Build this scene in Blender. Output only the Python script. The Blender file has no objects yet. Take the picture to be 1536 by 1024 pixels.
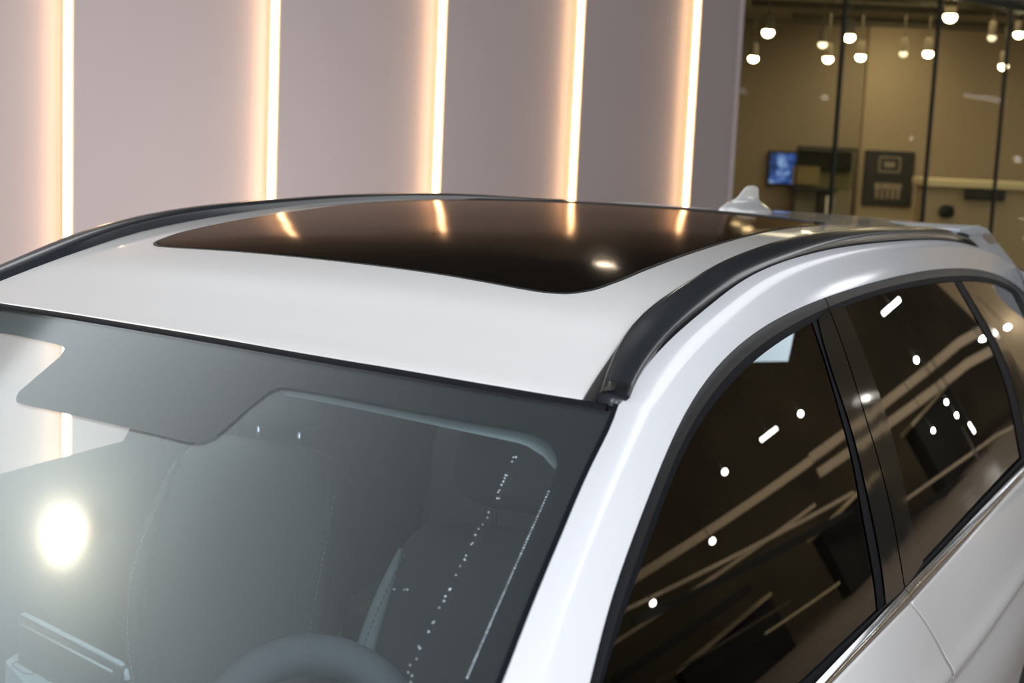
import bpy, bmesh, math, random, json
from mathutils import Vector, Matrix
random.seed(7)
SC = bpy.context.scene; COL = SC.collection
PI = math.pi
# ---------------------------------------------------------------- car surfaces
def interp(tab,y):
    if y<=tab[0][0]:
        (a,b),(c,d)=tab[0],tab[1]; return b+(y-a)*(d-b)/(c-a)
    if y>=tab[-1][0]:
        (a,b),(c,d)=tab[-2],tab[-1]; return b+(y-a)*(d-b)/(c-a)
    # monotone-ish cubic (Catmull-Rom with nonuniform tangents)
    i=0
    while y>tab[i+1][0]: i+=1
    x0,y0=tab[i]; x1,y1=tab[i+1]; h=x1-x0
    def m(j):
        if j<=0: return (tab[1][1]-tab[0][1])/(tab[1][0]-tab[0][0])
        if j>=len(tab)-1: return (tab[-1][1]-tab[-2][1])/(tab[-1][0]-tab[-2][0])
        a=(tab[j][1]-tab[j-1][1])/(tab[j][0]-tab[j-1][0]); b=(tab[j+1][1]-tab[j][1])/(tab[j+1][0]-tab[j][0])
        ha=tab[j][0]-tab[j-1][0]; hb=tab[j+1][0]-tab[j][0]
        return (a*hb+b*ha)/(ha+hb)
    t=(y-x0)/h; m0,m1=m(i)*h,m(i+1)*h
    return (2*t**3-3*t*t+1)*y0+(t**3-2*t*t+t)*m0+(-2*t**3+3*t*t)*y1+(t**3-t*t)*m1
BT=[(-.2,1.484),(-.086,1.517),(0,1.536),(.1,1.560),(.2,1.586),(.3,1.606),(.43,1.625),(.6,1.641),(.8,1.653),(1.0,1.661),(1.2,1.664),(1.5,1.660),(1.85,1.648),(2.45,1.620),(2.93,1.598),(3.3,1.586),(3.65,1.578)]
def R(x,y): return interp(BT,y)+.05*(.297-x*x)
YT=[(-.62,.03),(-.47,.0),(-.3,-.026),(-.16,-.045),(0,-.062),(.1,-.071),(.2,-.077),(.3,-.079),(.45,-.08),(.576,-.075),(.63,-.07)]
def YH(x): return interp(YT,x)
def ZH(x): return R(x,YH(x))-.004
TH=math.tan(math.radians(26.5))
def Wd(x,y):
    d=YH(x)-y
    return ZH(x)-TH*d-.03*d*d
AT=[(.3,.885),(.6,.91),(.8,.90),(.95,.872),(1.03,.85),(1.15,.808),(1.3,.75),(1.45,.685),(1.55,.638),(1.62,.603),(1.68,.57)]
def sst(t): t=max(0,min(1,t)); return t*t*(3-2*t)
def X(y,z):
    return interp(AT,z)-.035*max(0,min(1.6,(.6-y)/.9))**1.5+.06*sst((y-1)/1.4)*max(0,min(1,(1.5-z)/.5))

def glass_slopes(y,z):
    return max(.052-.036*y,-.02), -(.40+.16*(z-1.3))

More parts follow.
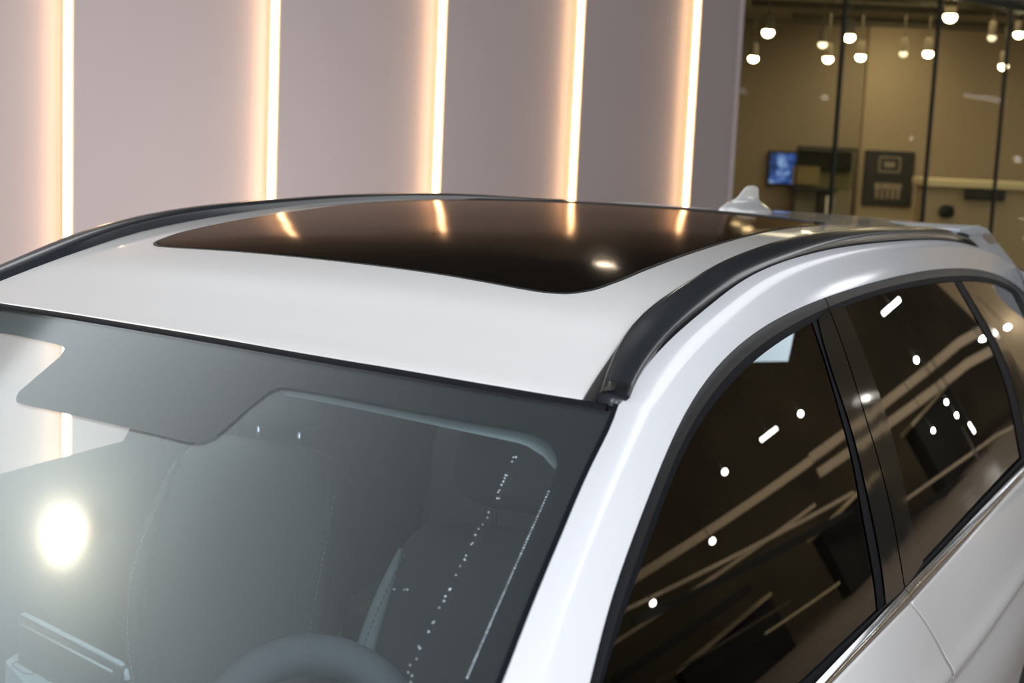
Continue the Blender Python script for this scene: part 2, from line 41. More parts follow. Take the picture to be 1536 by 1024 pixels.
# measured outlines of the car in metres (x across, y towards the tail, z up)
CV = json.loads('''{"wind_edge":[[0.6243,-0.0671,1.5138],[0.6286,-0.0914,1.5013],[0.6314,-0.1148,1.4893],[0.6331,-0.1374,1.4778],[0.6345,-0.1596,1.4665],[0.636,-0.1813,1.4554],[0.638,-0.2026,1.4445],[0.6402,-0.2235,1.4337],[0.6426,-0.2441,1.423],[0.6451,-0.2642,1.4125],[0.6476,-0.2839,1.4022],[0.6499,-0.3032,1.3922],[0.6521,-0.322,1.3823],[0.6543,-0.3405,1.3726],[0.6565,-0.3586,1.363],[0.6587,-0.3764,1.3536],[0.661,-0.3938,1.3444],[0.6633,-0.4109,1.3353],[0.6657,-0.4277,1.3263],[0.6681,-0.4442,1.3175],[0.6705,-0.4604,1.3089],[0.6727,-0.4762,1.3004],[0.6748,-0.4918,1.2921],[0.6766,-0.507,1.2839],[0.6783,-0.522,1.2758],[0.68,-0.5367,1.2679],[0.6815,-0.5512,1.2602],[0.6832,-0.5654,1.2525],[0.6849,-0.5794,1.2449],[0.6867,-0.5931,1.2375],[0.6886,-0.6066,1.2301]],"cant_in":[[0.62,-0.0424,1.5105],[0.6154,-0.0189,1.5157],[0.6116,0.0042,1.5211],[0.6084,0.0268,1.5266],[0.6058,0.0492,1.5321],[0.6038,0.0715,1.5376],[0.6022,0.0937,1.5431],[0.6012,0.1155,1.5488],[0.6007,0.1367,1.5544],[0.6007,0.1578,1.5601],[0.601,0.1792,1.5657],[0.6013,0.2018,1.571],[0.6014,0.2257,1.5762],[0.6015,0.2508,1.5812],[0.6014,0.2772,1.586],[0.6012,0.3048,1.5909],[0.6009,0.3337,1.5957],[0.6004,0.3637,1.6005],[0.5999,0.3944,1.6054],[0.5996,0.4257,1.6104],[0.5995,0.4575,1.6153],[0.5995,0.4901,1.6201],[0.5998,0.5239,1.6245],[0.6,0.5598,1.6285],[0.6,0.5986,1.632],[0.6,0.6397,1.6349],[0.6,0.683,1.6374],[0.6,0.7286,1.6394],[0.6,0.7765,1.641],[0.6,0.8266,1.6422],[0.6,0.8789,1.6431],[0.6,0.9336,1.6436],[0.6,0.9906,1.6439],[0.6,1.0501,1.6438],[0.6,1.1122,1.6435],[0.6,1.1781,1.6427],[0.6,1.2477,1.6414],[0.6,1.3206,1.6398],[0.6,1.3966,1.6379],[0.6,1.4757,1.6357],[0.6,1.558,1.6332],[0.6,1.6439,1.6304],[0.6,1.7339,1.6273],[0.6,1.8283,1.6239],[0.6,1.9275,1.62],[0.6002,2.0313,1.6156],[0.6005,2.1392,1.6107],[0.6013,2.2499,1.6051],[0.603,2.3609,1.5987],[0.606,2.4687,1.5916],[0.6109,2.5696,1.5838],[0.6179,2.6606,1.5753],[0.6271,2.7405,1.5661],[0.6382,2.8105,1.5559],[0.6505,2.8741,1.5447],[0.6633,2.9364,1.5319],[0.6757,3.0028,1.5174],[0.6871,3.0777,1.5009],[0.6973,3.1633,1.4825],[0.7063,3.2586,1.4626],[0.7146,3.3598,1.4417]],"frame_out":[[0.7427,-0.4701,1.2035],[0.7409,-0.4599,1.21],[0.739,-0.4496,1.2165],[0.7371,-0.4392,1.2231],[0.7352,-0.4287,1.2298],[0.7332,-0.4181,1.2366],[0.7312,-0.4074,1.2434],[0.7291,-0.3967,1.2504],[0.727,-0.3857,1.2575],[0.7249,-0.3747,1.2646],[0.7226,-0.3635,1.2718],[0.7204,-0.3521,1.2791],[0.7181,-0.3405,1.2864],[0.7158,-0.3286,1.2938],[0.7135,-0.3164,1.3012],[0.7112,-0.3038,1.3087],[0.7089,-0.2908,1.3161],[0.7066,-0.2774,1.3235],[0.7043,-0.2634,1.3309],[0.702,-0.249,1.3382],[0.6997,-0.234,1.3456],[0.6975,-0.2186,1.353],[0.6952,-0.2026,1.3604],[0.6929,-0.1861,1.3678],[0.6906,-0.1692,1.3753],[0.6882,-0.1518,1.3828],[0.6858,-0.1341,1.3905],[0.6834,-0.1159,1.3982],[0.6809,-0.0972,1.406],[0.6783,-0.0781,1.4139],[0.6757,-0.0585,1.422],[0.6731,-0.0384,1.4301],[0.6704,-0.0176,1.4383],[0.6677,0.004,1.4465],[0.665,0.0264,1.4548],[0.6623,0.0498,1.463],[0.6596,0.0743,1.4712],[0.657,0.1,1.4794],[0.6545,0.1271,1.4874],[0.652,0.1558,1.4952],[0.6497,0.1862,1.5028],[0.6475,0.2184,1.5101],[0.6454,0.2527,1.5171],[0.6435,0.289,1.5238],[0.6418,0.3276,1.53],[0.6403,0.3685,1.5358],[0.639,0.412,1.5411],[0.6378,0.4581,1.5458],[0.6368,0.507,1.55],[0.6359,0.5592,1.5536],[0.6348,0.6154,1.5565],[0.6337,0.6754,1.5588],[0.6328,0.7383,1.5606],[0.6321,0.8042,1.562],[0.6317,0.8731,1.563],[0.6314,0.9452,1.5636],[0.6312,1.0206,1.5639],[0.6313,1.0996,1.5638],[0.6315,1.1824,1.5634],[0.6318,1.2693,1.5627],[0.6323,1.3606,1.5616],[0.633,1.4568,1.5602],[0.6339,1.5583,1.5583],[0.6351,1.6657,1.5559],[0.6366,1.7795,1.5529],[0.6384,1.9,1.5491],[0.6408,2.0278,1.5443],[0.6437,2.1629,1.5383],[0.6473,2.305,1.5307],[0.6518,2.4534,1.5214],[0.6573,2.6063,1.5098],[0.6644,2.7585,1.4958],[0.6738,2.9004,1.4796],[0.6849,3.0335,1.4606],[0.6975,3.1525,1.4387],[0.7115,3.2529,1.4141],[0.7265,3.3304,1.3873],[0.7424,3.3825,1.3586],[0.7587,3.4074,1.3286],[0.7752,3.4047,1.2977],[0.7915,3.3745,1.2666]],"frame_in":[[0.7445,-0.4413,1.1929],[0.7427,-0.4319,1.1993],[0.7408,-0.4223,1.2057],[0.739,-0.4124,1.2122],[0.7371,-0.4024,1.2186],[0.7353,-0.3922,1.2251],[0.7334,-0.3817,1.2316],[0.7315,-0.371,1.2382],[0.7296,-0.36,1.2447],[0.7277,-0.3487,1.2513],[0.7258,-0.3371,1.2578],[0.7239,-0.3253,1.2644],[0.722,-0.313,1.271],[0.7201,-0.3005,1.2776],[0.7182,-0.2876,1.2842],[0.7162,-0.2744,1.2908],[0.7143,-0.2609,1.2975],[0.7123,-0.2471,1.3042],[0.7103,-0.233,1.3109],[0.7083,-0.2186,1.3178],[0.7062,-0.2039,1.3247],[0.7041,-0.1889,1.3316],[0.702,-0.1735,1.3387],[0.6998,-0.1579,1.3458],[0.6976,-0.1419,1.353],[0.6954,-0.1256,1.3603],[0.6931,-0.109,1.3676],[0.6907,-0.0919,1.3751],[0.6883,-0.0745,1.3826],[0.6859,-0.0566,1.3902],[0.6834,-0.0383,1.3979],[0.6809,-0.0193,1.4057],[0.6784,0.0003,1.4134],[0.676,0.0206,1.4211],[0.6735,0.0419,1.4288],[0.6711,0.0643,1.4363],[0.6688,0.0879,1.4437],[0.6666,0.1128,1.451],[0.6645,0.1391,1.458],[0.6625,0.1669,1.4649],[0.6606,0.1962,1.4716],[0.6588,0.2271,1.478],[0.6571,0.2596,1.4843],[0.6555,0.2939,1.4903],[0.654,0.3299,1.496],[0.6526,0.3678,1.5015],[0.6514,0.4078,1.5066],[0.6502,0.4501,1.5113],[0.6491,0.4947,1.5156],[0.6481,0.5421,1.5194],[0.6471,0.5927,1.5228],[0.6458,0.6474,1.5256],[0.6446,0.7047,1.528],[0.6436,0.7648,1.5302],[0.6427,0.8276,1.532],[0.6419,0.8933,1.5336],[0.6413,0.962,1.5349],[0.6409,1.0336,1.5359],[0.6406,1.1084,1.5364],[0.6406,1.1866,1.5365],[0.6408,1.2682,1.5361],[0.6412,1.3537,1.5351],[0.642,1.4432,1.5335],[0.6431,1.5374,1.5313],[0.6444,1.6366,1.5284],[0.6461,1.7417,1.5249],[0.6482,1.8532,1.5206],[0.6506,1.9718,1.5155],[0.6534,2.0981,1.5096],[0.6567,2.2321,1.5025],[0.6613,2.3699,1.4943],[0.6669,2.5111,1.4847],[0.6736,2.654,1.4731],[0.6816,2.7942,1.4593],[0.691,2.9257,1.443],[0.7019,3.0412,1.424],[0.7141,3.133,1.4024],[0.7274,3.1941,1.3786],[0.7415,3.2195,1.353],[0.7561,3.2065,1.3261],[0.7707,3.1553,1.2986]],"glass_f_rear":[[0.6416,0.8365,1.5302],[0.6577,0.8335,1.4962],[0.6734,0.8275,1.4622],[0.6887,0.8194,1.4285],[0.7037,0.8112,1.3948],[0.7183,0.8038,1.3612],[0.7325,0.7957,1.3276],[0.7462,0.7839,1.2947],[0.7591,0.7673,1.2626],[0.7715,0.7496,1.2309],[0.7837,0.735,1.1991],[0.7957,0.7233,1.167],[0.8074,0.7108,1.1354],[0.8186,0.694,1.1048],[0.829,0.6726,1.0756]],"band_f_rear":[[0.6423,0.8716,1.5329],[0.6585,0.8525,1.4988],[0.6743,0.8415,1.4647],[0.6899,0.8371,1.4304],[0.7052,0.8364,1.396],[0.7202,0.8351,1.3615],[0.7347,0.8294,1.3273],[0.7486,0.8194,1.2936],[0.762,0.8078,1.2602],[0.7751,0.7967,1.2269],[0.7877,0.7862,1.1937],[0.8,0.7746,1.1609],[0.8117,0.76,1.1289],[0.823,0.7411,1.0981],[0.8335,0.7189,1.0683]],"b_split":[[0.6389,0.9731,1.5441],[0.6558,0.9734,1.5088],[0.6722,0.9712,1.4735],[0.6883,0.9668,1.4383],[0.704,0.961,1.4031],[0.7194,0.9555,1.368],[0.7344,0.9514,1.3327],[0.7491,0.9485,1.2973],[0.7634,0.9452,1.2619],[0.7771,0.9396,1.2268],[0.7903,0.9305,1.1921],[0.803,0.9183,1.1581],[0.8153,0.9036,1.1247],[0.8272,0.8877,1.0919],[0.8386,0.8724,1.0592]],"b_rear":[[0.6408,1.0922,1.536],[0.6567,1.0976,1.5025],[0.6725,1.1021,1.4687],[0.688,1.1053,1.4348],[0.7032,1.1073,1.4008],[0.7182,1.1079,1.3668],[0.7328,1.1068,1.3327],[0.7469,1.1033,1.2987],[0.7605,1.0969,1.265],[0.7736,1.087,1.2317],[0.7861,1.0746,1.1988],[0.7983,1.0621,1.1661],[0.8104,1.0528,1.1332],[0.8227,1.0501,1.0994],[0.8354,1.0578,1.0637]],"glass_r_rear":[[0.659,2.3031,1.4946],[0.6769,2.3187,1.4639],[0.6948,2.3341,1.4328],[0.7126,2.3492,1.4013],[0.7304,2.363,1.3695],[0.7479,2.3739,1.3374],[0.7651,2.3791,1.3054],[0.7818,2.3763,1.2736],[0.7979,2.3638,1.2424],[0.8132,2.3424,1.2119],[0.8278,2.3143,1.1823],[0.8416,2.2826,1.1532],[0.8548,2.2493,1.1248],[0.8676,2.2162,1.0969],[0.8797,2.1849,1.0691]],"band_r_rear":[[0.6631,2.378,1.4912],[0.6805,2.3965,1.4612],[0.698,2.4156,1.4308],[0.7154,2.435,1.4],[0.7329,2.4537,1.3686],[0.7502,2.4695,1.337],[0.7672,2.4792,1.3053],[0.7837,2.4797,1.2739],[0.7996,2.4691,1.2431],[0.8148,2.4482,1.2132],[0.8293,2.4207,1.184],[0.8434,2.3919,1.1553],[0.8574,2.3665,1.1266],[0.8713,2.3471,1.0975],[0.8853,2.3359,1.0677]],"c_split":[[0.67,2.4985,1.4827],[0.6867,2.4931,1.454],[0.7031,2.4969,1.4253],[0.7194,2.5098,1.3965],[0.7356,2.5306,1.3672],[0.7519,2.5576,1.3375],[0.7681,2.5874,1.3073],[0.7843,2.6165,1.2766],[0.8004,2.6421,1.2455],[0.8163,2.6641,1.2141],[0.8321,2.685,1.1824],[0.8479,2.7084,1.1501],[0.864,2.7368,1.1172],[0.8803,2.7729,1.0833],[0.8967,2.8209,1.0476]],"glass_bot_f":[[0.7929,-0.1925,1.0957],[0.7952,-0.1503,1.0959],[0.7975,-0.1061,1.0958],[0.8,-0.0596,1.0955],[0.8025,-0.0109,1.0951],[0.8052,0.0404,1.0945],[0.8079,0.0945,1.0937],[0.8106,0.1515,1.0927],[0.8135,0.2117,1.0915],[0.8163,0.2755,1.0901],[0.8191,0.3433,1.0885],[0.8219,0.4157,1.0865],[0.8247,0.4935,1.0839],[0.8271,0.5782,1.0806],[0.829,0.6726,1.0756]],"seal_bot_f":[[0.8104,-0.1254,1.0736],[0.8126,-0.0789,1.0742],[0.8147,-0.0303,1.075],[0.8168,0.0205,1.0759],[0.8189,0.0738,1.0769],[0.821,0.1299,1.0778],[0.8232,0.1893,1.0785],[0.8255,0.2526,1.0789],[0.8279,0.3204,1.0787],[0.8303,0.3931,1.0779],[0.8328,0.4717,1.0765],[0.8351,0.557,1.0744],[0.8367,0.6522,1.0708],[0.8381,0.7554,1.0666],[0.8396,0.8661,1.0623]],"chrome_bot_f":[[0.8228,-0.0935,1.0596],[0.8247,-0.0491,1.0607],[0.8267,-0.0022,1.0614],[0.8289,0.0473,1.0617],[0.8313,0.0998,1.0616],[0.8338,0.1554,1.0611],[0.8364,0.2143,1.0603],[0.8391,0.2769,1.0591],[0.8418,0.3434,1.0576],[0.8445,0.4143,1.0558],[0.847,0.4904,1.0535],[0.8494,0.5732,1.0503],[0.8512,0.6656,1.0454],[0.8529,0.7655,1.0399],[0.8549,0.873,1.0337]],"glass_bot_r":[[0.8342,1.0654,1.0616],[0.836,1.1524,1.0602],[0.8386,1.2403,1.0596],[0.8418,1.3299,1.0598],[0.8456,1.4216,1.0606],[0.8499,1.5162,1.0619],[0.8546,1.6145,1.0635],[0.8596,1.7175,1.0653],[0.8649,1.8265,1.067],[0.8703,1.9434,1.0685],[0.8756,2.071,1.0693],[0.8806,2.2135,1.0688],[0.8846,2.3797,1.0656],[0.8874,2.5741,1.0594],[0.8905,2.7863,1.0525]],"seal_bot_r":[[0.8392,0.8615,1.0635],[0.8407,0.9668,1.0589],[0.8426,1.0777,1.0546],[0.8457,1.1895,1.0519],[0.8499,1.3027,1.0508],[0.855,1.4187,1.0508],[0.8608,1.5387,1.0518],[0.8673,1.6647,1.0533],[0.8743,1.7989,1.0551],[0.8815,1.9449,1.0565],[0.8887,2.1079,1.0566],[0.8951,2.2986,1.054],[0.8996,2.5351,1.0457],[0.9041,2.8045,1.0354],[0.9092,3.1079,1.0234]],"chrome_bot_r":[[0.8549,0.873,1.0337],[0.8563,0.9801,1.0292],[0.8581,1.0917,1.0252],[0.8613,1.2031,1.0234],[0.8654,1.3155,1.0233],[0.8705,1.4303,1.0246],[0.8763,1.549,1.0269],[0.8827,1.6738,1.0298],[0.8896,1.8073,1.0327],[0.8968,1.9533,1.035],[0.9041,2.1179,1.0357],[0.9106,2.3133,1.0327],[0.9154,2.5594,1.023],[0.9205,2.841,1.0106],[0.9262,3.1657,0.995]],"door_split":[[0.8522,0.9,1.026],[0.8592,0.9366,1.0022],[0.8659,0.9717,0.9778],[0.8723,1.0051,0.9528],[0.8784,1.0365,0.9274],[0.8843,1.0666,0.9016],[0.8899,1.0958,0.8753],[0.8951,1.123,0.8488],[0.8998,1.1477,0.8222]],"rail_top_in":[[0.6017,-0.0745,1.5285],[0.5933,-0.0445,1.5356],[0.5849,-0.0131,1.5428],[0.577,0.018,1.5504],[0.5697,0.0492,1.5582],[0.5631,0.0805,1.5662],[0.5576,0.1115,1.5742],[0.5539,0.1411,1.5824],[0.5516,0.17,1.5903],[0.5506,0.199,1.5978],[0.5504,0.2288,1.6047],[0.551,0.2591,1.6112],[0.5522,0.2901,1.6172],[0.5535,0.3228,1.6229],[0.5543,0.3579,1.6283],[0.5548,0.3952,1.6337],[0.5551,0.4343,1.6392],[0.5554,0.4751,1.6444],[0.5558,0.518,1.6493],[0.556,0.564,1.6536],[0.556,0.6135,1.6572],[0.556,0.6659,1.6604],[0.556,0.7209,1.6632],[0.556,0.7786,1.6658],[0.556,0.839,1.6681],[0.556,0.9024,1.67],[0.556,0.9692,1.6716],[0.556,1.0395,1.6726],[0.556,1.1136,1.6731],[0.556,1.1919,1.6729],[0.556,1.2746,1.6722],[0.556,1.3619,1.6707],[0.556,1.4541,1.6687],[0.556,1.5515,1.666],[0.556,1.6545,1.6627],[0.556,1.7636,1.6588],[0.556,1.8793,1.6543],[0.556,2.0022,1.6492],[0.556,2.1331,1.6435],[0.556,2.2727,1.6369],[0.556,2.4216,1.6293],[0.556,2.5803,1.62],[0.556,2.7489,1.6081],[0.556,2.9278,1.5927],[0.556,3.1174,1.5731]],"rail_top_out":[[0.6241,-0.0399,1.5228],[0.6174,-0.0116,1.5292],[0.6117,0.016,1.5359],[0.6066,0.0437,1.5427],[0.6021,0.0714,1.5497],[0.5982,0.0991,1.5567],[0.5953,0.1261,1.5639],[0.5934,0.1523,1.571],[0.5925,0.1786,1.5779],[0.592,0.2059,1.5844],[0.5918,0.2348,1.5905],[0.5917,0.265,1.5964],[0.5915,0.2968,1.602],[0.5913,0.3303,1.6074],[0.5909,0.3657,1.6128],[0.5905,0.4025,1.6181],[0.5902,0.4406,1.6232],[0.59,0.4802,1.6282],[0.59,0.5214,1.6328],[0.59,0.5647,1.637],[0.59,0.6108,1.6406],[0.59,0.6596,1.6437],[0.59,0.7112,1.6464],[0.59,0.7654,1.6487],[0.59,0.8222,1.6507],[0.59,0.8815,1.6526],[0.59,0.9435,1.6544],[0.59,1.0082,1.6561],[0.59,1.0759,1.6575],[0.59,1.147,1.6586],[0.59,1.222,1.6593],[0.59,1.3011,1.6593],[0.59,1.3848,1.6588],[0.59,1.4733,1.6576],[0.59,1.567,1.6556],[0.59,1.6661,1.653],[0.59,1.7711,1.6496],[0.59,1.8824,1.6455],[0.59,2.0005,1.6408],[0.59,2.1259,1.6351],[0.59,2.2593,1.6284],[0.59,2.401,1.6202],[0.59,2.5514,1.6099],[0.59,2.7109,1.5968],[0.59,2.8803,1.5807]],"roof_edge":[[0.5761,-0.0753,1.5179],[0.5689,-0.0357,1.5269],[0.5621,0.0048,1.5362],[0.5566,0.0446,1.5458],[0.5517,0.0848,1.5559],[0.547,0.1253,1.5665],[0.5432,0.1653,1.5775],[0.5404,0.2067,1.5883],[0.539,0.2495,1.5984],[0.5396,0.2917,1.6077],[0.542,0.3342,1.6161],[0.5445,0.3796,1.6238],[0.5464,0.4285,1.6318],[0.548,0.4799,1.6401],[0.5496,0.5351,1.6477],[0.55,0.6,1.6534],[0.55,0.6719,1.6579],[0.55,0.749,1.6617],[0.55,0.8307,1.6653],[0.55,0.9179,1.6683],[0.55,1.0115,1.6704],[0.55,1.1124,1.6716],[0.55,1.2211,1.6715],[0.55,1.3384,1.6701],[0.55,1.465,1.6674]],"rail_left_top":[[-0.575,0.0502,1.5566],[-0.575,0.0913,1.5694],[-0.575,0.1335,1.5825],[-0.575,0.1772,1.5958],[-0.575,0.2226,1.6086],[-0.575,0.2703,1.6205],[-0.575,0.3204,1.6312],[-0.575,0.3731,1.6404],[-0.575,0.4283,1.6483],[-0.575,0.4861,1.6549],[-0.575,0.5465,1.6604],[-0.575,0.6095,1.6648],[-0.575,0.6753,1.6682],[-0.575,0.7439,1.6708],[-0.575,0.8154,1.6726],[-0.575,0.8901,1.674],[-0.575,0.968,1.6753],[-0.575,1.0493,1.6765],[-0.575,1.1342,1.6774],[-0.575,1.2232,1.6777],[-0.575,1.3164,1.6773],[-0.575,1.4142,1.6763],[-0.575,1.5169,1.6749],[-0.575,1.6249,1.6726],[-0.575,1.7386,1.6691],[-0.575,1.8584,1.6645],[-0.575,1.9848,1.6589],[-0.575,2.1185,1.6526],[-0.575,2.26,1.6459],[-0.575,2.4099,1.6388],[-0.575,2.5693,1.6316]],"frit":[[0.6351,-0.4978,1.2886],[0.6266,-0.4276,1.326],[0.6176,-0.3497,1.3671],[0.6022,-0.2248,1.4324],[0.5962,-0.1894,1.4508],[0.5881,-0.174,1.4593],[0.5741,-0.1576,1.4687],[0.5602,-0.1482,1.4744],[0.5438,-0.1418,1.4788],[0.5274,-0.1402,1.4807],[0.4408,-0.1432,1.484],[0.3494,-0.1431,1.4876],[0.2252,-0.139,1.4927],[0.174,-0.1384,1.4935],[0.1608,-0.1396,1.4929],[0.1515,-0.1511,1.4871],[0.1437,-0.1826,1.4712],[0.1388,-0.2202,1.4522],[0.1345,-0.2474,1.4383],[0.1209,-0.2603,1.4317],[0.1018,-0.2618,1.4308],[-0.0096,-0.2505,1.4342],[-0.201,-0.2281,1.4373],[-0.2249,-0.223,1.4384],[-0.2349,-0.2136,1.4426],[-0.2413,-0.2015,1.4483],[-0.24,-0.1596,1.4696],[-0.2385,-0.1187,1.4904],[-0.2457,-0.1014,1.4986],[-0.2542,-0.0962,1.5007],[-0.2712,-0.0915,1.5019],[-0.405,-0.0669,1.5041],[-0.5042,-0.0504,1.5032]],"spoiler_side":[[0.585,2.797,1.61],[0.585,2.9871,1.6089],[0.585,3.1955,1.6023],[0.585,3.382,1.5846],[0.585,3.4887,1.562],[0.585,3.4827,1.5465],[0.585,3.3929,1.5176],[0.585,3.1691,1.5513],[0.585,2.9617,1.5845],[0.585,2.8035,1.5979]],"fin_side":[[0.63,3.1203,1.5845],[0.63,3.2019,1.5722],[0.63,3.3166,1.5362],[0.63,3.5365,1.4722],[0.63,3.6222,1.446],[0.63,3.382,1.4841],[0.63,3.1309,1.5208],[0.63,3.0741,1.5429]],"antenna":[[0.0,2.3102,1.6485],[0.0,2.3457,1.6588],[0.0,2.4075,1.6686],[0.0,2.4585,1.675],[0.0,2.4952,1.6897],[0.0,2.5328,1.7027],[-0.0,2.5661,1.707],[0.0,2.6079,1.7072],[0.0,2.6513,1.7034],[0.0,2.6747,1.6959],[0.0,2.6791,1.6776],[0.0,2.6899,1.6631],[0.0,2.7144,1.6523],[0.0,2.7616,1.6407],[0.0,2.8036,1.6228],[0.0,2.8155,1.6057],[0.0,2.5684,1.6086],[-0.0,2.3143,1.6295]],"header_trim_lo":[[0.1526,-0.117,1.4782],[0.2024,-0.119,1.477],[0.2991,-0.1232,1.473],[0.4335,-0.1283,1.4658],[0.5234,-0.1294,1.4604],[0.5564,-0.1423,1.4517],[0.58,-0.1595,1.4412]],"header_trim_hi":[[0.1379,-0.0874,1.493],[0.1935,-0.089,1.4921],[0.322,-0.0929,1.4875],[0.4152,-0.0942,1.4837],[0.5077,-0.0897,1.4812],[0.5501,-0.1036,1.4715],[0.5833,-0.1414,1.4501]],"dots_edge":[[0.6039,-0.2304,1.4314],[0.6045,-0.235,1.429],[0.605,-0.2395,1.4267],[0.6055,-0.244,1.4244],[0.606,-0.2484,1.422],[0.6066,-0.2529,1.4197],[0.6071,-0.2573,1.4174],[0.6076,-0.2617,1.4151],[0.6081,-0.2661,1.4129],[0.6086,-0.2705,1.4106],[0.6091,-0.2748,1.4083],[0.6096,-0.2791,1.4061],[0.6101,-0.2834,1.4038],[0.6106,-0.2877,1.4016],[0.6111,-0.292,1.3994],[0.6117,-0.2964,1.397],[0.6122,-0.3009,1.3947],[0.6127,-0.3053,1.3924],[0.6133,-0.3097,1.3901],[0.6138,-0.314,1.3878],[0.6143,-0.3184,1.3855],[0.6148,-0.3227,1.3833],[0.6153,-0.327,1.381],[0.6159,-0.3313,1.3788],[0.6164,-0.3356,1.3765],[0.6169,-0.3399,1.3743],[0.6174,-0.3441,1.3721],[0.6179,-0.3483,1.3698],[0.6184,-0.3525,1.3676],[0.6189,-0.3565,1.3655],[0.6194,-0.3605,1.3634],[0.6199,-0.3645,1.3613],[0.6203,-0.3685,1.3592],[0.6208,-0.3725,1.3571],[0.6213,-0.3764,1.355],[0.6218,-0.3803,1.353],[0.6223,-0.3842,1.3509],[0.6227,-0.3881,1.3488],[0.6232,-0.392,1.3468],[0.6237,-0.3958,1.3448],[0.6242,-0.3997,1.3427],[0.6246,-0.4035,1.3407],[0.6251,-0.4073,1.3387],[0.6255,-0.4111,1.3367],[0.626,-0.4149,1.3347],[0.6265,-0.4186,1.3327],[0.6269,-0.4224,1.3307],[0.6274,-0.4261,1.3287],[0.6278,-0.4298,1.3268],[0.6283,-0.4335,1.3248],[0.6288,-0.4371,1.3229],[0.6292,-0.4408,1.3209],[0.6297,-0.4444,1.319],[0.6302,-0.448,1.3171],[0.6306,-0.4516,1.3151],[0.6311,-0.4552,1.3132],[0.6315,-0.4588,1.3113],[0.632,-0.4623,1.3094],[0.6324,-0.4659,1.3075],[0.6329,-0.4694,1.3056],[0.6333,-0.4729,1.3038],[0.6338,-0.4764,1.3019],[0.6342,-0.4799,1.3],[0.6347,-0.4834,1.2982],[0.6351,-0.4868,1.2963],[0.6356,-0.4903,1.2945],[0.636,-0.4937,1.2927]],"dots_glint":[[0.5407,-0.1897,1.4569],[0.5375,-0.1906,1.4567],[0.5394,-0.1979,1.4528],[0.5448,-0.2213,1.4406],[0.5426,-0.2214,1.4408],[0.5438,-0.2263,1.4382],[0.5448,-0.2318,1.4353],[0.545,-0.2375,1.4324],[0.5468,-0.2462,1.4279],[0.5467,-0.2496,1.4261],[0.5505,-0.2587,1.4212],[0.5528,-0.258,1.4214],[0.5511,-0.282,1.4093],[0.5535,-0.29,1.405],[0.5531,-0.301,1.3994],[0.552,-0.3089,1.3955],[0.5527,-0.3183,1.3906],[0.5555,-0.3301,1.3844],[0.555,-0.3323,1.3832],[0.5572,-0.3492,1.3744],[0.5585,-0.355,1.3713],[0.5581,-0.3652,1.3661],[0.5598,-0.3777,1.3595],[0.5637,-0.3972,1.3491],[0.5628,-0.3985,1.3485],[0.5631,-0.408,1.3435],[0.5648,-0.4142,1.3402],[0.5644,-0.4239,1.3352],[0.5681,-0.4423,1.3254],[0.5676,-0.4443,1.3243],[0.5691,-0.4558,1.3183],[0.5711,-0.4777,1.3067],[0.5684,-0.4759,1.3078],[0.5745,-0.4907,1.2996],[0.5716,-0.4995,1.2952],[0.5742,-0.5082,1.2905],[0.5803,-0.5104,1.2888],[0.5831,-0.518,1.2846],[0.503,-0.4164,1.3432],[0.5141,-0.4136,1.344],[0.5177,-0.4125,1.3444]],"crease":[[0.8462,0.0583,0.9866],[0.8543,0.1527,0.9716],[0.8624,0.2565,0.9555],[0.8704,0.3717,0.9379],[0.8781,0.5011,0.9183],[0.8843,0.6514,0.895],[0.8892,0.8224,0.8692],[0.8936,1.0091,0.8441],[0.8995,1.194,0.8266],[0.9076,1.3676,0.8197],[0.9169,1.5372,0.8206],[0.9271,1.7112,0.8259],[0.938,1.9004,0.8323],[0.9489,2.1231,0.8353],[0.9568,2.4318,0.8232]]}''')
# ---------------------------------------------------------------- materials
def mat(name, color=(.5, .5, .5), rough=.5, metal=0, coat=0, coat_rough=.03, spec=.5, emit=None, strength=0, noise=0, scale=8, bump=0, bscale=200):
    m = bpy.data.materials.new(name); m.use_nodes = True
    nt = m.node_tree; b = nt.nodes['Principled BSDF']
    b.inputs['Base Color'].default_value = (*color, 1); b.inputs['Roughness'].default_value = rough
    b.inputs['Metallic'].default_value = metal; b.inputs['Coat Weight'].default_value = coat
    b.inputs['Coat Roughness'].default_value = coat_rough; b.inputs['Specular IOR Level'].default_value = spec
    if emit: b.inputs['Emission Color'].default_value = (*emit, 1); b.inputs['Emission Strength'].default_value = strength
    if noise or bump:
        tc = nt.nodes.new('ShaderNodeTexCoord')
    if noise:
        n = nt.nodes.new('ShaderNodeTexNoise'); n.inputs['Scale'].default_value = scale; n.inputs['Detail'].default_value = 4
        nt.links.new(tc.outputs['Object'], n.inputs['Vector'])
        mr = nt.nodes.new('ShaderNodeMapRange'); mr.inputs['To Min'].default_value = 1 - noise; mr.inputs['To Max'].default_value = 1 + noise
        nt.links.new(n.outputs['Fac'], mr.inputs['Value'])
        mx = nt.nodes.new('ShaderNodeVectorMath'); mx.operation = 'SCALE'; mx.inputs[0].default_value = color
        nt.links.new(mr.outputs['Result'], mx.inputs['Scale']); nt.links.new(mx.outputs['Vector'], b.inputs['Base Color'])
    if bump:
        n2 = nt.nodes.new('ShaderNodeTexNoise'); n2.inputs['Scale'].default_value = bscale
        nt.links.new(tc.outputs['Object'], n2.inputs['Vector'])
        bp = nt.nodes.new('ShaderNodeBump'); bp.inputs['Strength'].default_value = bump; bp.inputs['Distance'].default_value = .002
        nt.links.new(n2.outputs['Fac'], bp.inputs['Height']); nt.links.new(bp.outputs['Normal'], b.inputs['Normal'])
    return m

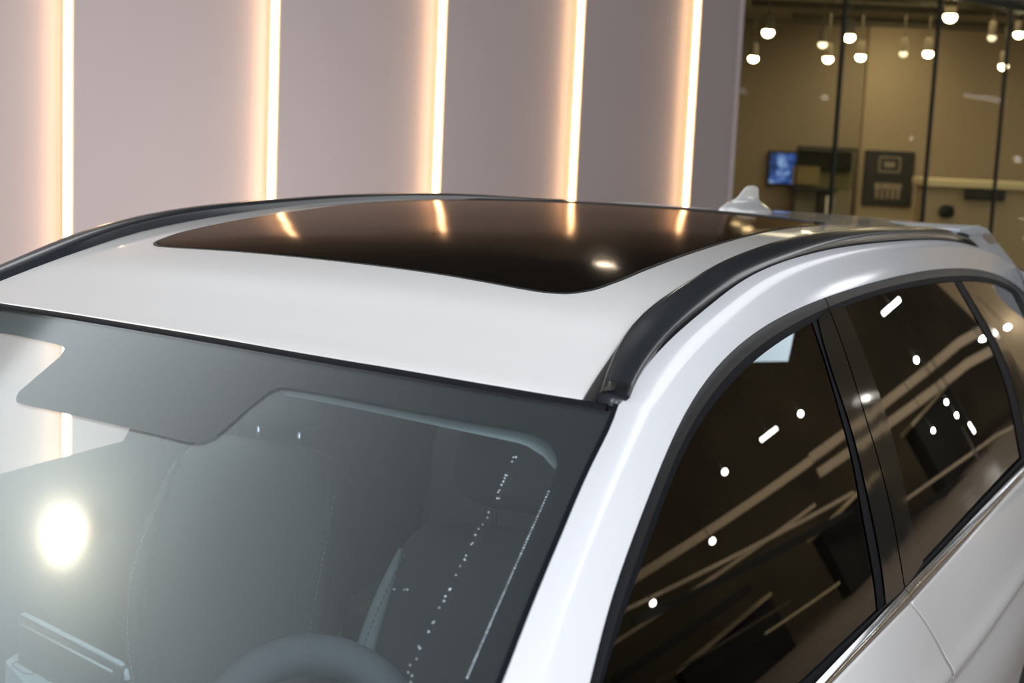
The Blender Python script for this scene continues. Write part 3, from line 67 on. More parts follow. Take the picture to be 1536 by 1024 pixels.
def glass(name, tint, rough=.01, ior=1.5, haze=0, haze_rough=.4, haze_col=(1, 1, 1), boost=1):
    m = bpy.data.materials.new(name); m.use_nodes = True; nt = m.node_tree; nt.nodes.clear()
    out = nt.nodes.new('ShaderNodeOutputMaterial'); tr = nt.nodes.new('ShaderNodeBsdfTransparent'); tr.inputs['Color'].default_value = (*tint, 1)
    gl = nt.nodes.new('ShaderNodeBsdfGlossy'); gl.inputs['Roughness'].default_value = rough; gl.inputs['Color'].default_value = (*haze_col, 1)
    ge = nt.nodes.new('ShaderNodeNewGeometry'); dt = nt.nodes.new('ShaderNodeVectorMath'); dt.operation = 'DOT_PRODUCT'
    nt.links.new(ge.outputs['Incoming'], dt.inputs[0]); nt.links.new(ge.outputs['Normal'], dt.inputs[1])
    def mth(op, x, y=None):
        n = nt.nodes.new('ShaderNodeMath'); n.operation = op; n.use_clamp = (op == 'MULTIPLY_ADD')
        for i, q in enumerate((x, y)):
            if q is None: continue
            if isinstance(q, (int, float)): n.inputs[i].default_value = q
            else: nt.links.new(q, n.inputs[i])
        return n.outputs[0]
    c_ = mth('ABSOLUTE', dt.outputs['Value']); f0 = ((ior - 1) / (ior + 1)) ** 2
    pw = mth('POWER', mth('SUBTRACT', 1.0, c_), 5.0)
    fac = mth('ADD', mth('MULTIPLY', pw, (1 - f0) * boost), f0 * boost)
    mx = nt.nodes.new('ShaderNodeMixShader'); nt.links.new(fac, mx.inputs[0])
    nt.links.new(tr.outputs[0], mx.inputs[1]); nt.links.new(gl.outputs[0], mx.inputs[2])
    last = mx
    if haze:
        hz = nt.nodes.new('ShaderNodeBsdfGlossy'); hz.inputs['Roughness'].default_value = haze_rough; hz.inputs['Color'].default_value = (*haze_col, 1)
        m2 = nt.nodes.new('ShaderNodeMixShader'); m2.inputs[0].default_value = haze
        nt.links.new(mx.outputs[0], m2.inputs[1]); nt.links.new(hz.outputs[0], m2.inputs[2]); last = m2
    nt.links.new(last.outputs[0], out.inputs[0])
    return m

M = dict(
    paint=mat('white_paint', (.80, .80, .81), .32, coat=1, coat_rough=.06, noise=.01, scale=3),
    paint_side=mat('white_paint_side_shaded', (.745, .755, .80), .35, coat=1, coat_rough=.10, noise=.01, scale=3),  # same white paint, with the bluish side shading put into its colour
    black_gloss=mat('gloss_black', (.010, .0095, .009), .06, noise=.1, bump=.12, bscale=9),
    rail=mat('rail_black', (.020, .023, .028), .28, coat=.5, coat_rough=.12, noise=.15, scale=14),
    frame=mat('frame_black', (.009, .011, .014), .34, spec=.28, noise=.1),
    rubber=mat('rubber', (.005, .006, .009), .6, spec=.12, noise=.15),
    satin=mat('satin_trim', (.02, .021, .023), .35, noise=.1),
    chrome=mat('chrome', (.88, .89, .91), .13, metal=1, noise=.02),
    roofglass=mat('roof_glass', (.006, .005, .005), .085, spec=.26, noise=.05),
    windshield=glass('windshield_glass', (.70, .79, .84), .09, 1.52, haze=.012, haze_rough=.31, haze_col=(.93, .98, 1), boost=1.0),
    film=glass('inner_haze', (1, 1, 1), .5, 1.5, haze=.135, haze_rough=.31, haze_col=(1, .99, .98), boost=0),
    tint_r=glass('tinted_glass', (.10, .10, .09), .004, 1.52, boost=1.0),
    tint_l=glass('side_glass', (.96, .97, .93), .004, 1.5),
    frit=mat('frit_ceramic', (.017, .019, .021), .5, noise=.1),
    seatfab=mat('seat_leather', (.085, .095, .1), .6, noise=.08),
    seatdark=mat('seat_dark', (.04, .046, .052), .65, noise=.08),
    seatlight=mat('seat_brightened', (.075, .083, .086), .65, noise=.06),  # passenger side lighter: brightness of the windscreen veil put into the colour
    bolster=mat('bolster_leather', (.34, .41, .40), .6, noise=.06, bump=.2),
    stitch=mat('thread', (.22, .25, .24), .7, noise=.05),
    dash=mat('dash_plastic', (.05, .055, .06), .6, noise=.1, bump=.3),
    plate=mat('console_plate', (.36, .42, .42), .45, noise=.04),
    headliner=mat('headliner', (.30, .33, .32), .9, noise=.05, bump=.3),
    trimband=mat('header_trim', (.34, .40, .38), .8, noise=.04),
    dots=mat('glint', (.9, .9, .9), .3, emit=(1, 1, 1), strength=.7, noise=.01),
    tyre=mat('tyre', (.02, .02, .02), .8, noise=.1, bump=.4),
    alloy=mat('alloy', (.5, .5, .52), .25, metal=1, noise=.03),
    wall=mat('wall_panel', (.375, .325, .32), .75, noise=.035, scale=2.2, bump=.05, bscale=60),
    strip=mat('light_strip', (1, .9, .75), .5, emit=(1, .68, .40), strength=10.5, noise=.01),
    stripside=mat('strip_channel', (.75, .55, .36), .5, noise=.05),
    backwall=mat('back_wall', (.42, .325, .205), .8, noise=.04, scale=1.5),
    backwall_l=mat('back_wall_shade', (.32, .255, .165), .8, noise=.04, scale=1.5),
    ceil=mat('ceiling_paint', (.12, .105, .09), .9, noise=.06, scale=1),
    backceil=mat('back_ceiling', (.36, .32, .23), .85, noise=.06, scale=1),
    floor=mat('floor_tile', (.24, .20, .17), .35, noise=.12, scale=.9),
    mullion=mat('mullion_metal', (.018, .022, .018), .4, metal=.3, noise=.1),
    pane=glass('partition_glass', (.86, .86, .80), .01, 1.45, boost=.03),
    bulb=mat('spot_lamp', (1, .95, .8), .5, emit=(1, .86, .58), strength=26, noise=.01),
    bulb_dim=mat('spot_lamp_dim', (1, .95, .8), .5, emit=(1, .86, .6), strength=3, noise=.01),
    lampbody=mat('lamp_body', (.11, .092, .06), .5, noise=.08),
    bulb_faint=mat('spot_lamp_faint', (1, .95, .8), .5, emit=(1, .86, .6), strength=1.6, noise=.01),
    spotbody=mat('spot_body', (.22, .18, .11), .6, noise=.06),
    black=mat('matte_black', (.02, .02, .018), .6, noise=.1),
    cream=mat('cream_laminate', (.75, .62, .38), .5, noise=.03),
    olive=mat('olive_panel', (.25, .22, .14), .7, noise=.1, scale=5),
    whitebox=mat('white_card', (.75, .72, .62), .6, noise=.04),
    beam=mat('beam_paint_glow', (.50, .40, .28), .8, noise=.05, emit=(.55, .42, .28), strength=.22),  # beams are no lamps; a faint glow is added to their paint
    downlight=mat('downlight', (1, 1, 1), .5, emit=(1, .95, .86), strength=60, noise=.01),
    tube=mat('tube_light', (1, 1, 1), .5, emit=(1, .98, .95), strength=25, noise=.01),
    shop=mat('shop_wall', (.33, .26, .18), .8, noise=.25, scale=1.2),
)
def darkglass(name, boost, tint, rough):
    m = glass(name, (0, 0, 0), rough, 1.5, boost=boost, haze_col=tint); nt = m.node_tree
    tr = [n for n in nt.nodes if n.type == 'BSDF_TRANSPARENT'][0]; df = nt.nodes.new('ShaderNodeBsdfDiffuse')
    nz = nt.nodes.new('ShaderNodeTexNoise'); cr = nt.nodes.new('ShaderNodeValToRGB')
    cr.color_ramp.elements[0].color = (.004, .0035, .003, 1); cr.color_ramp.elements[1].color = (.007, .006, .005, 1)
    nt.links.new(nz.outputs['Fac'], cr.inputs[0]); nt.links.new(cr.outputs[0], df.inputs['Color'])
    for l in list(nt.links):
        if l.from_node == tr: to = l.to_socket; nt.links.remove(l); nt.links.new(df.outputs[0], to)
    return m
M['roofglass'] = darkglass('roof_glass', .55, (1, .83, .68), .10)
def emat(name, col, s):
    return mat(name, col, .5, emit=col, strength=s, noise=.01)
# ---------------------------------------------------------------- object helpers
def tag(o, label=None, cat=None, group=None, kind=None):
    if label: o['label'] = label
    if cat: o['category'] = cat
    if group: o['group'] = group
    if kind: o['kind'] = kind
    return o
def empty(name, loc=(0, 0, 0), parent=None):
    o = bpy.data.objects.new(name, None); o.location = loc; o.empty_display_size = .05; COL.objects.link(o)
    if parent: o.parent = parent
    return o
def link(name, me, m, parent=None, smooth=True):
    o = bpy.data.objects.new(name, me); COL.objects.link(o)
    if m: me.materials.append(m)
    if smooth:
        for p in me.polygons: p.use_smooth = True
    if parent: o.parent = parent
    return o
def mesh(name, verts, faces, m, parent=None, smooth=True, nfun=None, flip=False):
    if flip: faces = [tuple(reversed(f)) for f in faces]
    me = bpy.data.meshes.new(name); me.from_pydata([tuple(v) for v in verts], [], faces); me.update()
    o = link(name, me, m, parent, smooth)
    if nfun:
        ns = [nfun(v) for v in me.vertices]
        if sum(p.normal.dot(ns[p.vertices[0]]) for p in me.polygons) < 0: me.flip_normals()
        me.normals_split_custom_set_from_vertices(ns)
    return o
def grid(rows, close=False):
    n = len(rows[0]); V = [v for r in rows for v in r]; F = []
    for i in range(len(rows) - 1):
        for j in range(n if close else n - 1):
            k = (j + 1) % n
            F.append((i * n + j, i * n + k, (i + 1) * n + k, (i + 1) * n + j))
    return V, F
def bm_obj(name, bm, m, parent=None, smooth=True, bevel=0):
    me = bpy.data.meshes.new(name); bmesh.ops.recalc_face_normals(bm, faces=bm.faces); bm.to_mesh(me); bm.free()
    o = link(name, me, m, parent, smooth)
    if bevel:
        b = o.modifiers.new('bevel', 'BEVEL'); b.width = bevel; b.segments = 3; b.limit_method = 'ANGLE'
        b.harden_normals = True
    return o
def box(bm, c, s, M3=None):
    r = bmesh.ops.create_cube(bm, size=1); vs = r['verts']
    for v in vs:
        p = Vector((v.co.x * s[0], v.co.y * s[1], v.co.z * s[2]))
        if M3: p = M3 @ p
        v.co = p + Vector(c)
    return vs
def tube(bm, pts, r, seg=10, rs=None):
    pts = [Vector(p) for p in pts]; rings = []
    up = Vector((0, 0, 1))
    for i, p in enumerate(pts):
        t = (pts[min(i + 1, len(pts) - 1)] - pts[max(i - 1, 0)]).normalized()
        a = t.cross(up)
        if a.length < 1e-3: a = t.cross(Vector((1, 0, 0)))
        a.normalize(); b = a.cross(t).normalized(); rr = rs[i] if rs else r
        rings.append([bm.verts.new(p + (a * math.cos(q) + b * math.sin(q)) * rr) for q in [2 * PI * k / seg for k in range(seg)]])
    for A, B in zip(rings, rings[1:]):
        for k in range(seg): bm.faces.new((A[k], A[(k + 1) % seg], B[(k + 1) % seg], B[k]))
    bm.faces.new(rings[0][::-1]); bm.faces.new(rings[-1])
def lathe(bm, prof, c, axis='Z', seg=28):
    rings = []
    for r, h in prof:
        ring = []
        for k in range(seg):
            a = 2 * PI * k / seg; x, y = r * math.cos(a), r * math.sin(a)
            p = {'Z': (x, y, h), 'X': (h, x, y), 'Y': (x, h, y)}[axis]
            ring.append(bm.verts.new(Vector(c) + Vector(p)))
        rings.append(ring)
    for A, B in zip(rings, rings[1:]):
        for k in range(seg): bm.faces.new((A[k], A[(k + 1) % seg], B[(k + 1) % seg], B[k]))
    bm.faces.new(rings[0][::-1]); bm.faces.new(rings[-1])
# ---------------------------------------------------------------- curve helpers
def V3(L): return [Vector(p) for p in L]
def resample(P, n):
    P = [Vector(p) for p in P]; s = [0]
    for a, b in zip(P, P[1:]): s.append(s[-1] + (b - a).length)
    out = []; j = 0
    for i in range(n):
        t = s[-1] * i / (n - 1)
        while j < len(P) - 2 and s[j + 1] < t: j += 1
        f = (t - s[j]) / max(1e-9, s[j + 1] - s[j]); out.append(P[j].lerp(P[j + 1], f))
    return out
def yz(P): return [Vector((p.y, p.z)) for p in P]
def tab(L, comp): # sorted table along y
    L = sorted(L, key=lambda p: p[1]); T = [(L[0][1], L[0][comp])]
    for p in L[1:]:
        if p[1] > T[-1][0] + .012: T.append((p[1], p[comp]))
    return T
def lin(T, y):
    if y <= T[0][0]: a, b = T[0], T[1]
    elif y >= T[-1][0]: a, b = T[-2], T[-1]
    else:
        i = 0
        while y > T[i + 1][0]: i += 1
        a, b = T[i], T[i + 1]
    return a[1] + (y - a[0]) * (b[1] - a[1]) / (b[0] - a[0])
def cut(P, y0=None, y1=None):
    """part of a curve (monotone in y) between y0 and y1"""
    P = sorted(P, key=lambda p: p[1]); out = []
    def at(y):
        for a, b in zip(P, P[1:]):
            if a.y <= y <= b.y: return a.lerp(b, (y - a.y) / max(1e-9, b.y - a.y))
        return P[0] if y < P[0].y else P[-1]
    y0 = P[0].y if y0 is None else y0; y1 = P[-1].y if y1 is None else y1
    return [at(y0)] + [p for p in P if y0 < p.y < y1] + [at(y1)]
def coons(A, B, L, Rr, nu, nv):
    A, B = resample(A, nu), resample(B, nu); L, Rr = resample(L, nv), resample(Rr, nv); rows = []
    for j in range(nv):
        v = j / (nv - 1); row = []
        for i in range(nu):
            u = i / (nu - 1)
            p = (1 - v) * A[i] + v * B[i] + (1 - u) * L[j] + u * Rr[j] - ((1 - u) * (1 - v) * A[0] + u * (1 - v) * A[-1] + (1 - u) * v * B[0] + u * v * B[-1])
            row.append(p)
        rows.append(row)
    return rows
def nX(sx):
    def f(v):
        y, z = v.co.y, v.co.z; e = 2e-3
        return Vector((sx, -(X(y + e, z) - X(y - e, z)) / (2 * e), -(X(y, z + e) - X(y, z - e)) / (2 * e))).normalized()
    return f
def nG(sx):
    def f(v):
        a, b = glass_slopes(v.co.y, v.co.z); return Vector((sx, -a, -b)).normalized()
    return f
def nR(v):
    x, y = v.co.x, v.co.y; e = 3e-3
    return Vector((-(R(x + e, y) - R(x - e, y)) / (2 * e), -(R(x, y + e) - R(x, y - e)) / (2 * e), 1)).normalized()
def nW(v):
    x, y = v.co.x, v.co.y; e = 3e-3
    return Vector((-(Wd(x + e, y) - Wd(x - e, y)) / (2 * e), -(Wd(x, y + e) - Wd(x, y - e)) / (2 * e), 1)).normalized()
def side(name, rows, off, m, parent, sx, bulge=0, thick=None):
    """rows of points: y and z kept, x laid on the body side"""
    nr = len(rows); out = []
    for j, r in enumerate(rows):
        q = j / (nr - 1); bl = bulge * math.sin(PI * q)
        out.append([Vector((sx * (X(p.y, p.z) - off + bl), p.y, p.z)) for p in r])
    V, F = grid(out)
    return mesh(name, V, F, m, parent, True, None if bulge else (nG(sx) if name in ('window_glass', 'pillar_cover', 'rear_pillar_cover') else nX(sx)), flip=(sx > 0))
# ================================================================ CAR
car = empty('car', (0, .9, 0))
tag(car, 'white SUV with black roof rails, dark panoramic sunroof and tinted side windows', 'car')
class CarParent: pass
def P_(o):  # keep world positions under the offset empty
    o.matrix_parent_inverse = Matrix.Translation(-Vector(car.location)); return o
_mesh = mesh
# --- sunroof outline in plan
SUN = [(-.439,.345),(-.415,.322),(-.375,.314),(-.331,.313),(-.258,.312),(-.161,.308),(-.032,.301),(.071,.295),(.184,.285),(.274,.272),(.330,.264),(.370,.262),(.402,.270),(.428,.300),(.444,.36),(.455,.474),(.461,.614),(.465,.828),(.468,1.1),(.470,1.385),(.468,1.58),(.458,1.66),(.42,1.71),(.3,1.755),(.1,1.785),(-.1,1.785),(-.3,1.76),(-.41,1.72),(-.45,1.66),(-.462,1.55),(-.462,1.2),(-.462,.8),(-.464,.55),(-.457,.41)]
def closed_spline(P, sub):
    n = len(P); out = []
    for i in range(n):
        p0, p1, p2, p3 = [Vector(P[(i + k) % n]) for k in (-1, 0, 1, 2)]
        d1, d0, d2 = (p2 - p1).length, (p1 - p0).length, (p3 - p2).length
        m1 = ((p1 - p0) / d0 * d1 + (p2 - p1) / d1 * d0) / (d0 + d1) * d1
        m2 = ((p2 - p1) / d1 * d2 + (p3 - p2) / d2 * d1) / (d1 + d2) * d1
        for k in range(sub):
            t = k / sub
            out.append((2*t**3-3*t*t+1)*p1 + (t**3-2*t*t+t)*m1 + (-2*t**3+3*t*t)*p2 + (t**3-t*t)*m2)
    return out
S2 = closed_spline(SUN, 6)                      # 34*6 points, starts at front left corner going right
NS = len(S2)
def inset(P, d):
    n = len(P); out = []
    for i in range(n):
        t = (P[(i + 1) % n] - P[i - 1]).normalized(); nn = Vector((-t.y, t.x)); out.append(P[i] + nn * d)
    return out
# --- roof panel: ring from the sunroof outline to the roof edge
REt = [p for p in CV['roof_edge']]
XE = tab(REt, 0)
def xedge(y): return lin(XE, y) if y < 1.3 else .55
YB = 3.02
def outer_pts():
    q = 40
    front = [Vector((x, YH(x) if abs(x) < .6 else YH(.6 * (1 if x > 0 else -1)))) for x in [-.578 + 1.154 * i / q for i in range(q + 1)]]
    yr0 = front[-1].y; yl0 = front[0].y
    right = [Vector((xedge(y), y)) for y in [yr0 + (YB - yr0) * (i / 60) ** 1.3 for i in range(61)]]
    back = [Vector((x, YB)) for x in [.55 - 1.1 * i / q for i in range(q + 1)]]
    left = [Vector((-xedge(y - (yl0 - yr0) * max(0, 1 - (y - yl0) / .4)), y)) for y in [YB - (YB - yl0) * (1 - (1 - i / 60) ** 1.3) for i in range(61)]]
    return front, right, back, left
fo, ro, bo, lo = outer_pts()
ci = [3, 12 * 6 + 0, 21 * 6 + 3, 28 * 6 - 3]      # indices of sunroof corners in S2
segs = []
for a, b, o in ((ci[0], ci[1], fo), (ci[1], ci[2], ro), (ci[2], ci[3], bo), (ci[3], ci[0] + NS, lo)):
    n = b - a
    oo = resample([Vector((p.x, p.y, 0)) for p in o], n + 1)[:-1]
    segs += [(S2[(a + i) % NS], Vector((oo[i].x, oo[i].y))) for i in range(n)]
rows = []
NR = 14
for j in range(NR + 1):
    t = j / NR; rows.append([Vector((*(i.lerp(o, t)), 0)) for i, o in segs])
for j, r in enumerate(rows):
    for p in r: p.z = R(p.x, p.y)
# rolled lips at the sunroof opening and at the windscreen edge
lip = [Vector((p.x, p.y, p.z - .012)) for p in rows[0]]
lip2 = [Vector((p.x, p.y, p.z - .020)) for p in rows[-1]]
V, F = grid([lip] + rows + [lip2], close=True)
roof = mesh('roof_panel', V, F, M['paint'], car, nfun=nR); P_(roof); tag(roof, 'white painted roof')
# --- sunroof
S3 = [S2[(ci[0] + i) % NS] for i in range(NS)]
def ringrows(ins, zs):
    return [[Vector((p.x, p.y, R(p.x, p.y) + z)) for p in inset(S3, d)] for d, z in zip(ins, zs)]
sun = empty('sunroof', (0, 1.03, R(0, 1.03)), car); P_(sun)
tag(sun, 'dark panoramic glass sunroof')
def PS(o, parent):  # child of an empty that sits at its own place
    o.matrix_parent_inverse = Matrix.Translation(-(Vector(parent.location))) ; return o
srw = ringrows((.0008, .0012, .008, .0095), (-.012, -.0005, .0005, -.008))
for r in srw[1:3]:
    for p in r: p.z += .0045 * sst((p.y - 1.55) / .12)
V, F = grid(srw, close=True)
o = mesh('seal', V, F, M['satin'], sun); PS(o, sun)
gi = inset(S3, .0095); cx = [Vector((0, 1.03 + (p.y - 1.03) * .6)) for p in gi]
rr = []
for j in range(15):
    t = j / 14; rr.append([Vector((*(a.lerp(b, t)), 0)) for a, b in zip(gi, cx)])
for r in rr:
    for p in r: p.z = R(p.x, p.y) + .0008
# centre strip closes the ring
V, F = grid(rr, close=True)
o = mesh('glass_panel', V, F, M['roofglass'], sun, nfun=nR); PS(o, sun)

# --- roof rails
TI, TO = tab(CV['rail_top_in'], 2), tab(CV['rail_top_out'], 2)
XI, XO = tab(CV['rail_top_in'], 0), tab(CV['rail_top_out'], 0)
CI_z, CI_x = tab([p for p in CV['cant_in'] if p[1] < 3.3], 2), tab([p for p in CV['cant_in'] if p[1] < 3.3], 0)
LT = tab(CV['rail_left_top'], 2)
def rail(sx):
    root = empty('roof_rail', (sx * .57, 1.4, R(.57, 1.4)), car); P_(root)
    tag(root, 'black raised roof rail')
    # ditch / foot trim
    rws = []
    for i in range(70):
        y = -.075 + (3.02 + .075) * i / 69; yy = y if sx > 0 else y - .1 * max(0, 1 - (y + .07) / .4)
        xo = min(lin(CI_x, yy) + .001, .604)
        a = Vector((sx * (xedge(yy) - .001), y, R(xedge(yy), y) - .006))
        zo = lin(CI_z, yy) - .004
        a2 = Vector((sx * (xedge(yy) + .004), y, R(xedge(yy), y) - .001))
        b = Vector((sx * xo, y, min(zo, R(xo, y))))
        rws.append([a, a2, a2.lerp(b, .5), b, b - Vector((0, 0, .03))])
    V, F = grid(rws); PS(mesh('rail_foot', V, F, M['satin'], root, flip=(sx < 0)), root)
    rws = []; N = 90; y0, y1 = -.035, 3.08
    for i in range(N):
        y = y0 + (y1 - y0) * i / (N - 1)
        if sx > 0:
            xi, xo = lin(XI, y), lin(XO, y); ti, to = lin(TI, y), lin(TO, y)
            zb = min(lin(CI_z, y), to - .003)
            dsh = -.035 * max(0, 1 - (y + .04) / .3); yi = y + dsh
            xi, ti = lin(XI, yi), lin(TI, yi)
            mid = Vector(((xi + xo) / 2, y + dsh / 2, max((ti + to) / 2 + .003, min(ti, to))))
            sec = [Vector((xi - .004, yi, R(xi, yi) - .006)), Vector((xi - .002, yi, ti - .004)), Vector((xi + .001, yi, ti - .0005)), Vector((xi + .25 * (xo - xi), y + dsh * .75, ti + .25 * (to - ti) + .0012)), mid,
                   Vector((xi + .78 * (xo - xi), y + dsh * .22, ti + .78 * (to - ti) + .0012)), Vector((xo, y, to)), Vector((xo + .004, y, to - .005)), Vector((min(xo + .006, lin(CI_x, y)), y, zb - .002)), Vector((xo - .01, y, zb - .008))]
        else:
            xi, xo = lin(XI, max(y - .06, -.04)), lin(XO, max(y - .06, -.04))
            top = lin(LT, y) if y < 2.5 else R(.57, y) + max(.004, .013 - .014 * (y - 2.5))
            b = R(xi, y); top = max(top, b + .006)
            sec = [Vector((-(xi - .006), y, b - .004)), Vector((-(xi - .002), y, b + .6 * (top - b))), Vector((-xi, y, top - .003)), Vector((-(xi + .25 * (xo - xi)), y, top - .0008)), Vector((-(xi + xo) / 2, y, top)),
                   Vector((-(xi + .8 * (xo - xi)), y, top - .001)), Vector((-xo, y, top - .004)), Vector((-(xo + .005), y, top - .012)), Vector((-(xo + .006), y, b - .015)), Vector((-(xo - .01), y, b - .02))]
        rws.append(sec)
    V, F = grid(rws); n = 10
    F.append(tuple(range(n))); F.append(tuple(reversed(range((N - 1) * n, N * n))))
    o = mesh('rail_bar', V, F, M['rail'], root, flip=(sx < 0)); PS(o, root)
rail(1); rail(-1)

# --- cant rail and A pillar (white)
WE = V3(CV['wind_edge']); CI = V3(CV['cant_in']); FO = V3(CV['frame_out']); FI = V3(CV['frame_in'])
def ext(P, end, d):  # extend a curve straight by d at its last (-1) or first (0) point
    if end == -1: t = (P[-1] - P[-4]).normalized(); return P + [P[-1] + t * d]
    t = (P[0] - P[3]).normalized(); return [P[0] + t * d] + P
WEx = ext(WE, -1, .42)
FOx = ext(FO, 0, .52)
def cant(sx):
    up = resample(list(reversed(WEx)) , 40)                         # bottom to top
    iy = FOx
    f1 = cut(iy, None, .06); f2 = cut(iy, .06, None)
    I = up + resample([WE[0]] + ext(CI, -1, .22), 90)[1:]
    O = resample(f1, 40) + resample(ext(f2, -1, .16), 90)[1:]
    # the inner edge past the corner and the outer edge paired along y
    O2 = []
    for k, p in enumerate(I):
        O2.append(O[k])
    rws = []
    for a, b in zip(I, O2):
        d = b - a
        q = Vector((b.x - .12 * d.x, (a.y + b.y) / 2, a.z - .10 * (a.z - b.z) + .002))
        row = [a + Vector((-.002, 0, -.02))]
        for j in range(13):
            t = j / 12; row.append((1 - t) ** 2 * a + 2 * t * (1 - t) * q + t * t * b)
        row.append(b + Vector((-.012, 0, .0)))
        rws.append([Vector((sx * p.x, p.y, p.z)) for p in row])
    V, F = grid(rws)
    cnt = [0]; ng = nG(sx)
    def nc(v):
        j = cnt[0] % 15; cnt[0] += 1
        w_ = sst((j / 14 - .08) / .42); n_ = ng(v)
        return (n_ + Vector((0, -.05, 1.15)) * (1 - w_) + Vector((.0, 0, .12 * (1 - j / 14)))).normalized()
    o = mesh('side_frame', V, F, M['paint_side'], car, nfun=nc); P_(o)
    tag(o, 'white cant rail and windscreen pillar')
cant(1); cant(-1)
for sx in (1, -1):
    rws = []
    for i in range(30):
        y = 2.84 + .48 * i / 29; xi_, xo_, zo_ = .603, lin(CI_x, y), lin(CI_z, y)
        a = Vector((xi_, y, R(xi_, y) - .012)); b = Vector((xo_ + .001, y, zo_ - .001))
        rws.append([Vector((sx * p.x, p.y, p.z)) for p in (a, a.lerp(b, .33) + Vector((0, 0, .002)), a.lerp(b, .66) + Vector((0, 0, .002)), b)])
    V, F = grid(rws); ng_ = nG(sx)
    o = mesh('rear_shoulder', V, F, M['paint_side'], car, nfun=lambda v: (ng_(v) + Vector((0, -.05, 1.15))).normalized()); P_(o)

# --- windscreen
WEt = [(p.y, p.x) for p in sorted(WEx, key=lambda p: p.y)]
def xw(y): return lin(WEt, y)
def wind_rows(nv, nu, off, y_low=-.98, pad=0):
    rws = []
    for j in range(nv):
        v = j / (nv - 1); row = []
        for i in range(nu):
            u = -1 + 2 * i / (nu - 1)
            # start from header curve, sweep down
            xh = .612 * u; yt = YH(max(-.6, min(.6, xh))) - .0085
            y = yt + (y_low - yt) * v; x = u * (xw(min(y, -.05)) - pad)
            row.append(Vector((x, y, Wd(x, y) - off)))
        rws.append(row)
    return rws
ws = empty('windshield', (0, -.5, Wd(0, -.5)), car); P_(ws); tag(ws, 'laminated windscreen with black edge band and sensor patch')
V, F = grid(wind_rows(30, 50, 0, pad=.003)); PS(mesh('glass_pane', V, F, M['windshield'], ws, nfun=nW), ws)
V, F = grid(wind_rows(30, 50, .007, pad=.008)); PS(mesh('haze_film', V, F, M['film'], ws, nfun=nW), ws)  # extra sheet added for the bright veil over the clear glass
# black edge band with its sensor patch: outline minus clear area, in plan
fr = V3(CV['frit'])
clear = [(p.x, p.y) for p in fr]
bx, by = clear[0]
clear = [(.735, -.93), (.30, -.945), (0, -.95), (-.30, -.945), (-.70, -.93), (-.60, -.2), (-.585, -.12), (-.565, -.085)] [:0] + clear
low = [(-.575, -.10), (-.60, -.20), (-.66, -.55), (-.715, -.88), (-.70, -.92), (-.35, -.945), (0, -.95), (.35, -.945), (.70, -.92), (.712, -.88)]
clear = [c for c in clear if c[0] > -.52] + low
oy = []
hdr = wind_rows(2, 50, 0, pad=.004)[0]
for p in hdr: oy.append((p.x, p.y))
for j in range(1, 24):
    y = hdr[-1].y + (-.98 - hdr[-1].y) * j / 23; oy.append((xw(min(y, -.05)) - .004, y))
for i in range(1, 20): x0 = xw(-.98) - .004; oy.append((x0 - 2 * x0 * i / 19, -.98))
for j in range(22, 0, -1):
    y = hdr[0].y + (-.98 - hdr[0].y) * j / 23; oy.append((-(xw(min(y, -.05)) - .004), y))
def fill2d(loops, maxe, lift, name, m, parent, nfun=None):
    from mathutils.geometry import tessellate_polygon
    pl = [[Vector((a, b, 0)) for a, b in L] for L in loops]
    tris = tessellate_polygon(pl); vs = [p for L in pl for p in L]
    bm = bmesh.new(); bv = [bm.verts.new(v) for v in vs]
    for t in tris:
        try: bm.faces.new([bv[i] for i in t])
        except ValueError: pass
    for _ in range(5):
        es = [e for e in bm.edges if e.calc_length() > maxe]
        if not es: break
        bmesh.ops.subdivide_edges(bm, edges=es, cuts=1, use_grid_fill=False)
        bmesh.ops.triangulate(bm, faces=[f for f in bm.faces if len(f.verts) > 3])
    for v in bm.verts: v.co = lift(v.co.x, v.co.y)
    bmesh.ops.recalc_face_normals(bm, faces=bm.faces)
    if sum(f.normal.z for f in bm.faces) < 0: bmesh.ops.reverse_faces(bm, faces=bm.faces)
    me = bpy.data.meshes.new(name); bm.to_mesh(me); bm.free()
    o = link(name, me, m, parent)
    if nfun: me.normals_split_custom_set_from_vertices([nfun(v) for v in me.vertices])
    return o
PS(fill2d([oy, clear], .05, lambda x, y: Vector((x, y, Wd(x, y) - .004)), 'edge_band', M['frit'], ws, nW), ws)
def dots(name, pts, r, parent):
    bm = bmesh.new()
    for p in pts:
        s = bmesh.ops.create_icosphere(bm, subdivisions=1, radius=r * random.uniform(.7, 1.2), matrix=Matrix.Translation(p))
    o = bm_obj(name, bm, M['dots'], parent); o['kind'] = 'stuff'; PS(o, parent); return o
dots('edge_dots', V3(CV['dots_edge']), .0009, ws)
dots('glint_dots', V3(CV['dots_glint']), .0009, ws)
# black seal between header and glass
rws = []
for i in range(60):
    x = -.612 + 1.224 * i / 59; xx = max(-.6, min(.6, x)); y = YH(xx)
    rws.append([Vector((x, y + .003, R(x, y) - .012)), Vector((x, y - .0006, R(x, y) - .002)), Vector((x, y - .004, Wd(x, y - .004) + .0015)), Vector((x, y - .0095, Wd(x, y - .0095) + .0004)), Vector((x, y - .010, Wd(x, y - .010) - .003))])
V, F = grid(rws); PS(mesh('seal', V, F, M['rubber'], ws), ws)
rws = []
for k, p in enumerate(resample(WEx, 60)):
    for_ = Vector((p.x, p.y, p.z))
    rws.append(for_)
for sx in (1, -1):
    rr_ = [[Vector((sx * (p.x - .007), p.y, Wd(sx * (p.x - .007), p.y) + .001)), Vector((sx * (p.x - .001), p.y, p.z + .001)), Vector((sx * (p.x + .003), p.y, p.z - .008))] for p in rws]
    V, F = grid(rr_); PS(mesh('side_seal', V, F, M['rubber'], ws, flip=(sx < 0)), ws)

